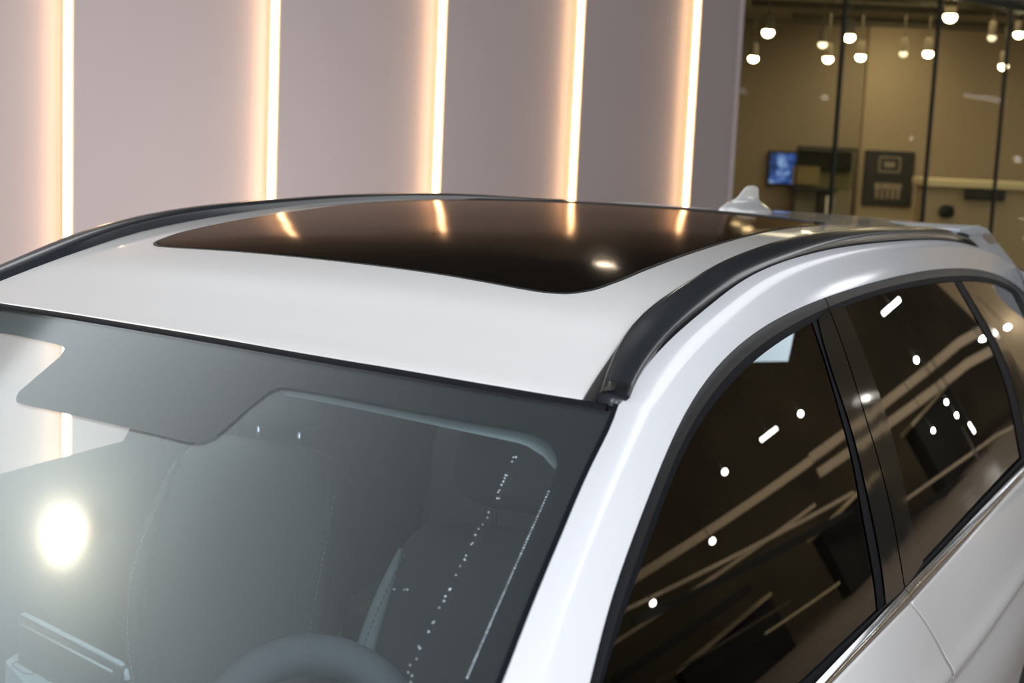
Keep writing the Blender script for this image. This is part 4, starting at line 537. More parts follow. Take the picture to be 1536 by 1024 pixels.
# --- doors, windows, trim
G = {k: V3(v) for k, v in CV.items()}
def doors(sx):
    gm = M['tint_r'] if sx > 0 else M['tint_l']
    sd = 'left' if sx > 0 else 'right'
    yB, yC = G['b_split'][0].y - .005, 2.44
    fiB, fiC = G['b_split'][0].y, G['c_split'][0].y - .02
    FOe = ext(FO, 0, .18); FIe = ext(FI, 0, .16)
    def strip(name, oa, ia, t0, t1, off, m, parent, n=60, bulge=0, rowsn=4):
        a, b = resample(oa, n), resample(ia, n)
        rws = [[p.lerp(q, t0 + (t1 - t0) * j / (rowsn - 1)) for p, q in zip(a, b)] for j in range(rowsn)]
        o = side(name, rws, off, m, parent, sx, bulge); PS(o, parent); return o
    # ---- front door
    fd = empty('front_door', (sx * .86, .4, .8), car); P_(fd); tag(fd, 'front door with dark tinted window')
    strip('window_frame', cut(FOe, None, yB - .003), cut(FIe, None, fiB - .003), 0, .62, .001, M['frame'], fd, bulge=.0015)
    strip('window_seal', cut(FOe, None, yB - .003), cut(FIe, None, fiB - .003), .60, 1.05, .004, M['rubber'], fd, bulge=.001)
    # glass
    top_all = cut(FIe, None, G['glass_f_rear'][0].y)
    spl = .18
    Lc = [p for p in cut(top_all, None, spl)]; Tc = cut(top_all, spl, None)
    bot = cut(ext(G['glass_bot_f'], 0, .2), Lc[0].y + .02, G['glass_bot_f'][-1].y)
    rows_ = coons(bot, Tc, [bot[0]] + Lc[1:], list(reversed(G['glass_f_rear'])), 40, 30)
    o = side('window_glass', rows_, .006, gm, fd, sx); PS(o, fd)
    def band(name, A, B, off, m, parent, gapA=0, gapB=0, n=24, bulge=0):
        a, b = resample(A, n), resample(B, n); rws = []
        for j in range(5):
            t = gapA + (1 - gapA - gapB) * j / 4; rws.append([p.lerp(q, t) for p, q in zip(a, b)])
        o = side(name, rws, off, m, parent, sx, bulge)
        PS(o, parent); return o
    band('run_channel', G['glass_f_rear'], G['band_f_rear'], .004, M['rubber'], fd)
    band('pillar_cover', G['band_f_rear'], G['b_split'], .0015, M['black_gloss'], fd, .02, .03)
    # dark jamb behind the pillar covers
    b1 = [p + Vector((0, -.005, 0)) for p in G['glass_f_rear']]; band('door_jamb', b1, G['b_rear'], .016, M['rubber'], fd)
    bs = cut(ext(G['glass_bot_f'], 0, .32), -.48, None); ss = cut(ext(G['seal_bot_f'], 0, .35), -.45, None)
    bs2 = bs[:-1] + [bs[-1], bs[-1] + (G['seal_bot_f'][-1] - bs[-1]) * .0]
    # belt seal reaches back to the door edge
    bs = bs + [G['b_split'][-1].lerp(G['b_split'][-2], .05)]
    strip('belt_seal', bs, ss, 0, 1, .002, M['rubber'], fd, bulge=.002)
    ch = cut(ext(G['chrome_bot_f'], 0, .38), -.44, None)
    ss2 = cut(ss, None, G['seal_bot_f'][-1].y - .003); ch2 = cut(ch, None, G['chrome_bot_f'][-1].y - .003)
    strip('belt_trim', ss2, ch2, 0, 1, -.001, M['chrome'], fd, bulge=.007, rowsn=9)['label'] = 'chrome belt trim strip'
    # panel
    ds = G['door_split'] + [Vector((.9, 1.178, .74)), Vector((.9, 1.19, .6)), Vector((.88, 1.18, .45)), Vector((.87, 1.15, .34))]
    def panel(name, top, fl, rl, parent, nu=60, nv=60):
        L_ = fl; R_ = rl; bot_ = [L_[-1].lerp(R_[-1], i / 10) for i in range(11)]
        rw = coons(top, bot_, L_, R_, nu, nv)
        cz = sorted([(p.y, p.z) for p in G['crease']])
        out = []
        for r in rw:
            rr = []
            for p in r:
                zc = lin(cz, p.y); dz = zc - p.z
                dx = -.016 * sst(dz / .05) + .006 * math.exp(-(dz / .03) ** 2) - .020 * sst((dz - .12) / .25)
                rr.append(Vector((sx * (X(p.y, p.z) - .001 + dx), p.y, p.z)))
            out.append(rr)
        e0 = [Vector((q.x - sx * .012, q.y, q.z)) for q in out[0]]
        out = [e0] + out
        # turned-in edges
        out = [[Vector((r[0].x - sx * .012, r[0].y + .001, r[0].z))] + r + [Vector((r[-1].x - sx * .012, r[-1].y - .001, r[-1].z))] for r in out]
        V, F = grid(out); o = mesh(name, V, F, M['paint'], parent, flip=(sx > 0)); PS(o, parent); return o
    fl = [ch[0], Vector((.85, -.45, .9)), Vector((.87, -.45, .7)), Vector((.87, -.44, .5)), Vector((.86, -.42, .34))]
    ch3 = cut(ch, None, ds[0].y - .002)
    ds_f = [Vector((p.x, p.y - .0022, p.z)) for p in ds]; ds_r = [Vector((p.x, p.y + .0022, p.z)) for p in ds]
    panel('door_panel', ch3[:-1] + [ds_f[0]], fl, ds_f, fd)
    rws = [[Vector((sx * (X(p.y, p.z) - .010 - .016 * (1 if p.z < .8 else 0)), p.y + d, p.z)) for p in resample(ds, 20)] for d in (-.02, .02)]
    V, F = grid(rws); PS(mesh('door_gap', V, F, M['rubber'], fd), fd)
    # handle
    bm = bmesh.new(); hx = X(.86, .83) - .004
    tube(bm, [(sx * hx, .72, .80), (sx * (hx + .03), .76, .805), (sx * (hx + .036), .84, .81), (sx * (hx + .03), .93, .812), (sx * hx, .97, .812)], .011)
    # ---- rear door
    rd = empty('rear_door', (sx * .88, 1.7, .8), car); P_(rd); tag(rd, 'rear door with dark tinted window')
    strip('window_frame', cut(FOe, yB + .003, yC), cut(FIe, fiB + .003, fiC), 0, .62, .001, M['frame'], rd, bulge=.0015)
    strip('window_seal', cut(FOe, yB + .003, yC), cut(FIe, fiB + .003, fiC), .60, 1.05, .004, M['rubber'], rd, bulge=.001)
    top = cut(FIe, G['b_rear'][0].y, G['glass_r_rear'][0].y)
    rows_ = coons(cut(G['glass_bot_r'], G['b_rear'][-1].y, G['glass_r_rear'][-1].y), top, list(reversed(G['b_rear'])), list(reversed(G['glass_r_rear'])), 40, 24)
    o = side('window_glass', rows_, .006, gm, rd, sx); PS(o, rd)
    band('pillar_cover', G['b_split'], G['b_rear'], .0015, M['black_gloss'], rd, .03, .0)
    # thin bright edge on the cover
    band('run_channel', G['glass_r_rear'], G['band_r_rear'], .004, M['rubber'], rd)
    cs = [p for p in G['c_split'] if p.z > 1.045]
    band('rear_pillar_cover', G['band_r_rear'], cs, .0015, M['black_gloss'], rd, .0, .03)
    gb = G['glass_bot_r']; sb = G['seal_bot_r']; cb = G['chrome_bot_r']
    strip('belt_seal', [G['b_split'][-1]] + cut(gb, None, 3.0), cut(sb, None, 3.05), 0, 1, .002, M['rubber'], rd, bulge=.002)
    strip('belt_trim', cut(sb, sb[0].y + .003, 3.08), cut(cb, cb[0].y + .003, 3.1), 0, 1, -.001, M['chrome'], rd, bulge=.007, rowsn=9)['label'] = 'chrome belt trim strip'
    yR = 2.75
    rl = [cut(cb, None, yR)[-1], Vector((.93, 2.72, .85)), Vector((.93, 2.5, .7)), Vector((.93, 2.3, .5)), Vector((.9, 2.15, .34))]
    panel('door_panel', [ds_r[0]] + cut(cb, cb[0].y + .01, yR), ds_r, rl, rd)
    # ---- quarter window
    qw = empty('quarter_window', (sx * .75, 2.8, 1.3), car); P_(qw); tag(qw, 'small tinted rear quarter window')
    strip('window_frame', cut(FOe, yC + .004, None), cut(FIe, fiC + .004, None), 0, .62, .001, M['frame'], qw, bulge=.0015)
    strip('window_seal', cut(FOe, yC + .004, None), cut(FIe, fiC + .004, None), .60, 1.05, .004, M['rubber'], qw, bulge=.001)
    tq = cut(FIe, G['c_split'][0].y, None)
    botq = [cs[-1], Vector((.9, 3.30, 1.05))]
    rq = [botq[-1], tq[-1]]
    rows_ = coons(botq, tq, list(reversed(cs)), rq, 24, 20)
    o = side('window_glass', rows_, .006, gm, qw, sx); PS(o, qw)
    # ---- rear quarter panel and front fender
    def zlow(y, c, r): return .40 + (math.sqrt(max(0, r * r - (y - c) ** 2)) if abs(y - c) < r else 0)
    FOend = FOe[-1]
    rws = []
    for i in range(30):
        y = 2.78 + .75 * i / 29
        zt = 1.0 if y < 3.1 else 1.0 + (1.44 - 1.0) * sst((y - 3.33) / .12) * (1 - .35 * max(0, (y - 3.3) / .25))
        zl = zlow(y, 2.62, .40)
        rws.append([Vector((sx * (X(y, min(z, 1.45)) - .012 * sst((zz_ := .82 - z) / .05) - .12 * max(0, (y - 3.25) / .3) ** 2), y, z)) for z in [zl + (zt - zl) * j / 24 for j in range(25)]])
    V, F = grid(rws); o = mesh('rear_fender', V, F, M['paint'], car, flip=(sx < 0)); P_(o); tag(o, 'white rear quarter panel')
    rws = []
    for i in range(34):
        y = -.455 - 1.75 * i / 33; zt = 1.06 - .17 * ((-.45 - y) / 1.75) ** 1.5
        zl = zlow(y, -1.35, .41)
        xx = lambda z: X(-.45, min(z, 1.2)) - .22 * max(0, (-y - 1.7) / .5) ** 2 - .03 * max(0, (z - .75) / .3)
        rws.append([Vector((sx * xx(z), y, z)) for z in [zl + (zt - zl) * j / 20 for j in range(21)]])
    V, F = grid(rws); o = mesh('front_fender', V, F, M['paint'], car, flip=(sx > 0)); P_(o); tag(o, 'white front fender')
    # ---- wheels and sill
    for wy in (-1.35, 2.62):
        w = empty('wheel', (sx * .80, wy, .37), car); P_(w)
        bm = bmesh.new(); lathe(bm, [(.25, -.11), (.35, -.115), (.368, -.09), (.37, 0), (.368, .09), (.35, .115), (.25, .11)], (sx * .80, wy, .37), 'X', 40); PS(bm_obj('tyre', bm, M['tyre'], w), w)
        bm = bmesh.new(); lathe(bm, [(.05, sx * .09), (.252, sx * .10), (.252, 0), (.05, 0)], (sx * .80, wy, .37), 'X', 40)
        for k in range(5):
            a = 2 * PI * k / 5; box(bm, (sx * .90, wy + .14 * math.cos(a), .37 + .14 * math.sin(a)), (.03, .24, .05), Matrix.Rotation(a, 3, 'X'))
        PS(bm_obj('rim', bm, M['alloy'], w, smooth=False), w)
    bm = bmesh.new(); box(bm, (sx * .80, .9, .33), (.12, 2.8, .12)); o = bm_obj('sill', bm, M['satin'], car, bevel=.02); P_(o)
doors(1); doors(-1)

# --- hood, nose, tailgate, tail spoiler, antenna
rws = []
for i in range(26):
    y = -.96 - 1.3 * i / 25; u = (-.96 - y) / 1.3
    rws.append([Vector((x * (1 - .22 * u ** 3), y - .02 + .06 * (x * x) * (1 if i < 3 else 1), 1.075 - .13 * u ** 1.4 - .10 * sst((u - .85) / .15) - (.10 + .04 * u) * x * x)) for x in [-.79 + 1.58 * j / 30 for j in range(31)]])
V, F = grid(rws); o = mesh('hood', V, F, M['paint'], car, flip=True); P_(o); tag(o, 'white hood')
rws = []
for i in range(16):
    t = i / 15; z = .86 - .6 * t
    rws.append([Vector((x, -2.24 - .12 * math.sin(PI * t) + .28 * (abs(x) / .79) ** 3, z)) for x in [-.79 + 1.58 * j / 30 for j in range(31)]])
V, F = grid(rws); o = mesh('front_bumper', V, F, M['paint'], car); P_(o)
rws = []
for i in range(26):
    t = i / 25; z = 1.50 - 1.15 * t; y = 3.50 + .16 * math.sin(PI * min(1, t * 1.2)) ** 1
    w = min(X(3.2, z) - .02, .80)
    rws.append([Vector((w * u, y - .10 * abs(u) ** 4, z)) for u in [-1 + 2 * j / 24 for j in range(25)]])
V, F = grid(rws); o = mesh('tailgate', V, F, M['paint'], car, flip=True); P_(o); tag(o, 'white tailgate')
V, F = grid([[p + Vector((0, -.03, 0)) for p in r] for r in rws]); o = mesh('tailgate_lining', V, F, M['dash'], car); P_(o)
# spoiler: the traced end profile swept across the car
prof = V3(CV['spoiler_side'])
ymax = 3.83
def sq(p):  # compress the far tail a little so that the lip stays the size of the photo's
    return p
sp_ = [p for p in prof]
bm = bmesh.new(); rings = []
xs = [-.585, -.5, -.4, -.2, 0, .2, .4, .5, .585]
for x in xs:
    k = 0 if abs(x) <= .5 else 1
    rings.append([bm.verts.new((x, p.y, p.z - .006 * (1 - (x / .585) ** 2))) for p in sp_])
n = len(sp_)
for A, B in zip(rings, rings[1:]):
    for i in range(n): bm.faces.new((A[i], A[(i + 1) % n], B[(i + 1) % n], B[i]))
bm.faces.new(rings[0]); bm.faces.new(rings[-1][::-1])
o = bm_obj('tail_spoiler', bm, mat('spoiler_grey', (.52, .56, .60), .45, noise=.03), car, smooth=False, bevel=.004); P_(o); tag(o, 'light grey tail spoiler above the rear window')
fp = V3(CV['fin_side']); bm = bmesh.new()
A = [bm.verts.new((.63, p.y, p.z)) for p in fp]; B = [bm.verts.new((.61, p.y, p.z)) for p in fp]
n = len(fp)
for i in range(n): bm.faces.new((A[i], A[(i + 1) % n], B[(i + 1) % n], B[i]))
bm.faces.new(A[::-1]); bm.faces.new(B)
o = bm_obj('tail_fin', bm, mat('fin_brown', (.16, .13, .11), .35, noise=.05), car, smooth=False); P_(o)
# roof tail panel behind the roof seam
rws = []
for i in range(12):
    y = YB + .006 + (3.40 - YB) * i / 11
    rws.append([Vector((x, y, R(x, y) - .001)) for x in [-.56 + 1.12 * j / 24 for j in range(25)]])
V, F = grid(rws); o = mesh('tailgate_top', V, F, M['paint'], car, nfun=None, flip=False); P_(o)
# antenna
ap = V3(CV['antenna']); top = ap[:16]
bm = bmesh.new(); zb = 1.622
cy0, cy1 = min(p.y for p in ap), max(p.y for p in ap); ztop = max(p.z for p in ap)
prof_t = sorted([(p.y, p.z) for p in top])
rings = []
NA = 26
for j in range(NA):
    # horizontal slices of the fin from its foot to its tip
    t = (j / (NA - 1)) ** .8; z = zb + (ztop - .0004 - zb) * t
    ys = []
    for a, b in zip(top, top[1:]):
        if (a.z - z) * (b.z - z) <= 0 and abs(a.z - b.z) > 1e-7: ys.append(a.y + (b.y - a.y) * (z - a.z) / (b.z - a.z))
    y0_, y1_ = (min(ys), max(ys)) if len(ys) >= 2 else (cy0, cy1)
    if len(ys) == 1: y0_, y1_ = cy0 - .004, ys[0]
    elif len(ys) == 0: y0_, y1_ = cy0 - .006, cy1 + .006
    hw = .034 * (1 - sst(min(1, (z - zb) / (ztop - zb) * 1.7))) + .0055 * (1 - .5 * t)
    ring = []
    for k in range(24):
        a = 2 * PI * k / 24; c, s = math.cos(a), math.sin(a)
        ring.append(bm.verts.new((hw * (abs(s) ** .8) * (1 if s > 0 else -1), (y0_ + y1_) / 2 + (y1_ - y0_) / 2 * c, z)))
    rings.append(ring)
for A, B in zip(rings, rings[1:]):
    for k in range(24): bm.faces.new((A[k], A[(k + 1) % 24], B[(k + 1) % 24], B[k]))
bm.faces.new(rings[0][::-1]); bm.faces.new(rings[-1])
o = bm_obj('antenna', bm, M['paint'], car); P_(o); tag(o, 'white shark fin antenna')

# --- interior
rws = []
for i in range(30):
    y = -.05 + 3.0 * i / 29
    rws.append([Vector((x, y + (.0 if i else YH(max(-.6, min(.6, x))) + .02), R(x, max(y, .0)) - .045)) for x in [-.58 + 1.16 * j / 20 for j in range(21)]])
V, F = grid(rws); o = mesh('headliner', V, F, M['headliner'], car); P_(o)
a, b = resample(V3(CV['header_trim_hi']), 30), resample(V3(CV['header_trim_lo']), 30)
V, F = grid([a, [p.lerp(q, .5) for p, q in zip(a, b)], b]); o = mesh('header_trim', V, F, M['trimband'], car); P_(o); tag(o, 'pale lining strip below the top edge of the windscreen')
# dashboard
rws = []
dp = [(-.99, 1.00), (-.90, 1.03), (-.75, 1.06), (-.6, 1.075), (-.48, 1.075), (-.42, 1.06), (-.38, 1.02), (-.37, .95), (-.40, .85), (-.42, .6)]
for y, z in dp: rws.append([Vector((x, y + .05 * abs(x) ** 2, z - .04 * x * x)) for x in [-.70 + 1.40 * j / 30 for j in range(31)]])
V, F = grid(rws); dash = empty('dashboard', (0, -.6, 1.0), car); P_(dash); PS(mesh('dash_pad', V, F, M['dash'], dash, flip=True), dash)
# driver binnacle hood
rws = []
for i in range(9):
    t = i / 8; y = -.62 + .20 * t
    rws.append([Vector((.345 + .17 * math.cos(a), y - .03 * math.sin(a), 1.055 + (.075 + .02 * t) * math.sin(a))) for a in [PI * j / 20 for j in range(21)]])
V, F = grid(rws); PS(mesh('binnacle', V, F, M['dash'], dash), dash)
# touchscreen, turned to the driver
ts = empty('touchscreen', (.022, -.39, 1.10), dash); ts.matrix_parent_inverse = Matrix.Translation(-(Vector(dash.location)))
P1, P2 = Vector((-.102, -.348, 1.187)), Vector((.145, -.432, 1.187)); dv = (P2 - P1).normalized(); nv_ = Vector((-dv.y, dv.x, 0))
Mx = Matrix((dv, nv_, Vector((0, 0, 1)))).transposed()
def ps2(o, parent):
    o.matrix_parent_inverse = Matrix.Translation(-(Vector(parent.location))); return o
bm = bmesh.new(); c0 = (P1 + P2) / 2
box(bm, c0 + Vector((0, 0, -.075)), ((P2 - P1).length, .010, .15), Mx); o = bm_obj('screen_body', bm, M['black'], dash, bevel=.004); ps2(o, dash)
bpy.data.objects.remove(ts)
bm = bmesh.new(); L = (P2 - P1).length
tube(bm, [c0 + dv * (-L / 2 + .004) + Vector((0, 0, -.004)), c0 + dv * (-L / 2 + .012), c0 + dv * (L / 2 - .012), c0 + dv * (L / 2 - .002) + Vector((0, 0, -.005)), c0 + dv * (L / 2 + .002) + Vector((0, 0, -.016))], .0035, 8)
o = bm_obj('screen_frame', bm, M['plate'], dash); ps2(o, dash); tag(o, 'bright metal top edge of the centre screen')
bm = bmesh.new(); tube(bm, [c0 + dv * (-L / 2 + .02) - nv_ * .008 + Vector((0, 0, -.010)), c0 + dv * (L / 2 - .02) - nv_ * .008 + Vector((0, 0, -.010))], .0016, 6)
o = bm_obj('screen_groove', bm, M['trimband'], dash); ps2(o, dash)
# centre plate with outlined button
pl = [Vector((-.123, -.354, 1.118)), Vector((-.133, -.318, 1.118)), Vector((.05, -.392, 1.118)), Vector((.04, -.450, 1.118))]
q0 = (pl[0] + pl[3]) / 2; 
bm = bmesh.new(); vt = [bm.verts.new(p) for p in pl]; vb = [bm.verts.new(p - Vector((0, 0, .05))) for p in pl]
bm.faces.new(vt); bm.faces.new(vb[::-1])
for i in range(4): bm.faces.new((vt[i], vb[i], vb[(i + 1) % 4], vt[(i + 1) % 4]))
o = bm_obj('console_plate', bm, M['plate'], dash, smooth=False, bevel=.003); ps2(o, dash)
cc = Vector((-.078, -.361, 1.1195)); e1 = (pl[2] - pl[1]).normalized(); e2 = Vector((-e1.y, e1.x, 0))
bm = bmesh.new(); tube(bm, [cc + e1 * (.026 * (abs(math.cos(a)) ** .6) * (1 if math.cos(a) > 0 else -1)) + e2 * (.013 * (abs(math.sin(a)) ** .6) * (1 if math.sin(a) > 0 else -1)) for a in [2 * PI * k / 32 for k in range(33)]], .0007, 6)
o = bm_obj('button_outline', bm, M['dash'], dash); ps2(o, dash)
# steering wheel
sw = empty('steering_wheel', (.345, -.36, 1.05), car); P_(sw)
tilt = Matrix.Rotation(math.radians(-24), 3, 'X')
wc = Vector((.335, -.33, 1.045))
bm = bmesh.new(); tube(bm, [wc + tilt @ Vector((.155 * math.cos(a), 0, .155 * math.sin(a))) for a in [2 * PI * k / 48 for k in range(49)]], .026, 14)
PS(bm_obj('wheel_rim', bm, M['seatfab'], sw), sw)
bm = bmesh.new(); lathe(bm, [(.02, -.05), (.055, -.04), (.06, .0), (.05, .012), (.01, .015)], wc, 'Y')
for a in (0, PI, -PI / 2): tube(bm, [wc, wc + tilt @ Vector((.15 * math.cos(a), 0, .15 * math.sin(a)))], .02)
PS(bm_obj('wheel_hub', bm, M['dash'], sw), sw)
# seats
def soft(bm, c, s, p=4, rot=None, seg=18):
    """superellipsoid cushion"""
    rings = []
    def pw(v, e): return (abs(v) ** e) * (1 if v >= 0 else -1)
    for i in range(1, seg):
        th = -PI / 2 + PI * i / seg; ring = []
        for k in range(2 * seg):
            a = PI * k / seg
            q = Vector((s[0] * pw(math.cos(th), 2 / p) * pw(math.cos(a), 2 / p), s[1] * pw(math.cos(th), 2 / p) * pw(math.sin(a), 2 / p), s[2] * pw(math.sin(th), 2 / p)))
            if rot: q = rot @ q
            ring.append(bm.verts.new(q + Vector(c)))
        rings.append(ring)
    n = 2 * seg
    for A, B in zip(rings, rings[1:]):
        for k in range(n): bm.faces.new((A[k], A[(k + 1) % n], B[(k + 1) % n], B[k]))
    bm.faces.new(rings[0][::-1]); bm.faces.new(rings[-1])
SD = {}
def seat(x, y, rake=-16, bol=True, zt=0):
    SM = M['seatdark'] if x > 0 else M['seatlight']
    s = empty('front_seat', (x, y, .5), car); P_(s); tag(s, 'grey leather front seat')
    rot = Matrix.Rotation(math.radians(rake), 3, 'X'); up = rot @ Vector((0, 0, 1))
    bc = Vector((x, y, .88 + zt))
    bm = bmesh.new(); soft(bm, (x, y - .27, .60), (.25, .27, .075), 5); PS(bm_obj('seat_cushion', bm, M['seatfab'], s), s)
    bm = bmesh.new(); soft(bm, bc, (.22, .065, .31), 4, rot); PS(bm_obj('backrest', bm, SM, s), s)
    for sg in (-1, 1):
        bm = bmesh.new(); tube(bm, [bc + rot @ Vector((sg * (.185 + .03 * math.sin(t * PI)), -.045 - .02 * math.sin(t * PI), -.26 + .5 * t)) for t in [k / 14 for k in range(15)]], .03, 12, [.003 + .016 * math.sin(PI * (k + .3) / 14.6) ** .8 for k in range(15)])
        PS(bm_obj('side_bolster', bm, M['bolster'] if (x > 0 and sg < 0) else SM, s), s)
        bm = bmesh.new()
        for k in range(46):
            t = k / 46; q = bc + rot @ Vector((sg * (.185 + .03 * math.sin(t * PI)) + .012, -.045 - .055 * math.sin(t * PI), -.26 + .5 * t)); box(bm, q, (.002, .002, .006))
        o = bm_obj('stitching', bm, M['stitch'], s); PS(o, s); o['kind'] = 'stuff'
    hc = bc + up * .42
    bm = bmesh.new(); soft(bm, hc, (.125, .05, .085), 3.2, rot); PS(bm_obj('headrest', bm, SM, s), s)
    for sg in (-1, 1):
        bm = bmesh.new(); tube(bm, [hc + Vector((sg * .05, 0, -.16)), hc + Vector((sg * .05, 0, -.05))], .006); PS(bm_obj('headrest_post', bm, M['chrome'] if x < 0 else M['satin'], s), s)
seat(.222, .42, zt=-.015); seat(-.42, .62, zt=.02)
bench = empty('rear_bench', (0, 1.7, .5), car); P_(bench)
rot = Matrix.Rotation(math.radians(-18), 3, 'X')
bm = bmesh.new(); soft(bm, (0, 1.5, .60), (.62, .27, .08), 6); PS(bm_obj('seat_cushion', bm, M['seatdark'], bench), bench)
bm = bmesh.new(); soft(bm, (0, 1.82, .92), (.62, .07, .33), 6, rot); PS(bm_obj('backrest', bm, M['seatdark'], bench), bench)
for x in (-.4, 0, .4):
    bm = bmesh.new(); soft(bm, (x, 1.93, 1.30), (.12, .045, .08), 3.2, rot); PS(bm_obj('headrest', bm, M['seatdark'], bench), bench)
bm = bmesh.new(); box(bm, (0, 1.2, .40), (1.5, 4.3, .08)); o = bm_obj('cabin_floor', bm, M['dash'], car, bevel=.02); P_(o)
# inner door cards keep light out of the cabin sides
for sx in (1, -1):
    rws = [[Vector((sx * (X(y, z) - (.05 if z < 1.1 else .02)), y, z)) for y in [-.45 + 3.6 * j / 24 for j in range(25)]] for z in ((.42, .6, .8, .95, 1.05) if sx > 0 else (.42, .6, .8, .95, 1.08, 1.15))]
    V, F = grid(rws); o = mesh('door_card', V, F, M['dash'] if sx > 0 else M['seatlight'], car); P_(o)
for sx in (1, -1):
    rws = [[Vector((sx * (X(y, z) - .05 - .02 * (k == 1)), y, z)) for k, y in enumerate((.80, .90, 1.0, 1.1))] for z in (1.05, 1.15, 1.25, 1.35, 1.45, 1.55)]
    V, F = grid(rws); o = mesh('pillar_lining', V, F, M['headliner'] if sx < 0 else M['dash'], car); P_(o)

# ================================================================ ROOM
def K(k, off=0, z=0):  # point along the feature wall, off = towards the car
    a = Vector((-3.268, 3.315, 0)); d = Vector((.356, 1.0305, 0)); n = Vector((.9452, -.3265, 0))
    return a + d * k + n * (off - .078) + Vector((0, 0, z))
NW = Vector((.9452, -.3265, 0)); DW = Vector((.3265, .9452, 0))
# feature wall: saw-tooth panels, each standing proud of the one before it
H = 2.8; bm = bmesh.new()
ks = [-7, -6, -5, -4, -3, -2, -1, 0, 1, 2, 3, 4, 4.44]
ST = .095
for a, b in zip(ks, ks[1:]):
    sh = DW * .024
    p0, p1 = K(a, ST) + sh, K(b, 0 if b < 4.4 else ST * .6) + (sh if b < 4.4 else sh * 0)
    e = K(b, ST) + (sh if b < 4.4 else sh * 0)
    for (s, t) in ((p0, p1), (p1, e)):
        v = [bm.verts.new(s), bm.verts.new(t), bm.verts.new(t + Vector((0, 0, H))), bm.verts.new(s + Vector((0, 0, H)))]
        bm.faces.new(v)
p1, e = K(4.44, ST * .6), K(4.44, -.4)
v = [bm.verts.new(p1), bm.verts.new(e), bm.verts.new(e + Vector((0, 0, H))), bm.verts.new(p1 + Vector((0, 0, H)))]; bm.faces.new(v)
bm2 = bmesh.new(); LW = (K(4.44) - K(-7)).length
bm2.free()
for i, (z0, z1, cc_) in enumerate(((H, H + .22, (.22, .165, .13)), (H + .22, H + .5, (.12, .09, .07)), (H + .5, H + .85, (.06, .045, .036)), (H + .85, 4.5, (.025, .02, .018)))):  # boards darken upward: the fade mirrored in the sunroof is put into their colours
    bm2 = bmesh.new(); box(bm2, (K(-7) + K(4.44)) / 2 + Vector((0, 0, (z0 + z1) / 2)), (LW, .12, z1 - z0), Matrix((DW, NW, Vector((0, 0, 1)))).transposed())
    o = bm_obj('trim_%d' % (i + 50), bm2, mat('upper_board_fade', cc_, .85, noise=.06, scale=1), None, smooth=False); tag(o, kind='structure')
wl = bm_obj('wall_left', bm, M['wall'], None, smooth=False); tag(wl, kind='structure')
names = {0: 'tall warm light strip nearest the left edge of the photo', 1: 'second warm light strip from the left, above the front of the left roof rail', 2: 'middle warm light strip of the five on the wall',
         3: 'fourth warm light strip from the left, behind the middle of the sunroof', 4: 'rightmost warm light strip, beside the glass partition'}
for k in range(0, 5):
    wd = .024
    bm = bmesh.new(); c = K(k, .074, H / 2) - DW * (wd / 2 - .020)
    box(bm, c, (wd, .016, H - .02), Matrix((DW, NW, Vector((0, 0, 1)))).transposed())
    root = empty('wall_light', K(k, .02, 0)); 
    tag(root, names.get(k, 'warm vertical light strip on the wall left of the photo'), 'light', 'vertical wall lights' )
    o = bm_obj('light_strip', bm, M['strip'], root, smooth=False, bevel=.004); o.matrix_parent_inverse = Matrix.Translation(-root.location)
    bm = bmesh.new(); c2 = K(k, .048, H / 2) + DW * .0225; box(bm, c2, (.006, .098, H - .02), Matrix((DW, NW, Vector((0, 0, 1)))).transposed())
    o = bm_obj('channel', bm, M['stripside'], root, smooth=False); o.matrix_parent_inverse = Matrix.Translation(-root.location)

bm = bmesh.new(); box(bm, K(4.44, -.17, H / 2) + DW * .012, (.02, .44, H), Matrix((DW, NW, Vector((0, 0, 1)))).transposed()); o = bm_obj('trim_11', bm, M['mullion'], None, smooth=False); tag(o, kind='structure')
# glass partition
wi = 1
cuts = [4.46, 5.67, 6.9, 7.97, 9.2, 10.4, 11.6]
R3 = Matrix((DW, NW, Vector((0, 0, 1)))).transposed()
for a, b in zip(cuts, cuts[1:]):
    bm = bmesh.new()
    Ln = (K(b) - K(a)).length; zt = 3.0
    box(bm, K(b, 0, zt / 2), (.022, .03, zt), R3)
    box(bm, (K(a) + K(b)) / 2 + Vector((0, 0, zt)), (Ln, .06, .06), R3)
    if a < 4.5: box(bm, K(a, 0, zt / 2) + DW * .012, (.014, .05, zt), R3)
    fr_ = bm_obj('window_%d' % wi, bm, M['mullion'], None, smooth=False, bevel=.003); tag(fr_, kind='structure')
    bm = bmesh.new(); box(bm, (K(a) + K(b)) / 2 + Vector((0, 0, zt / 2)), (Ln - .05, .008, zt - .06), R3)
    p = bm_obj('pane', bm, M['pane'], fr_, smooth=False); wi += 1
# wall above the partition
bm = bmesh.new(); Ln = (K(11.6) - K(4.44)).length
box(bm, (K(4.44) + K(11.6)) / 2 + Vector((0, 0, 3.03 + .75)), (Ln, .08, 1.46), R3)
o = bm_obj('wall_header', bm, M['ceil'], None, smooth=False); tag(o, kind='structure')

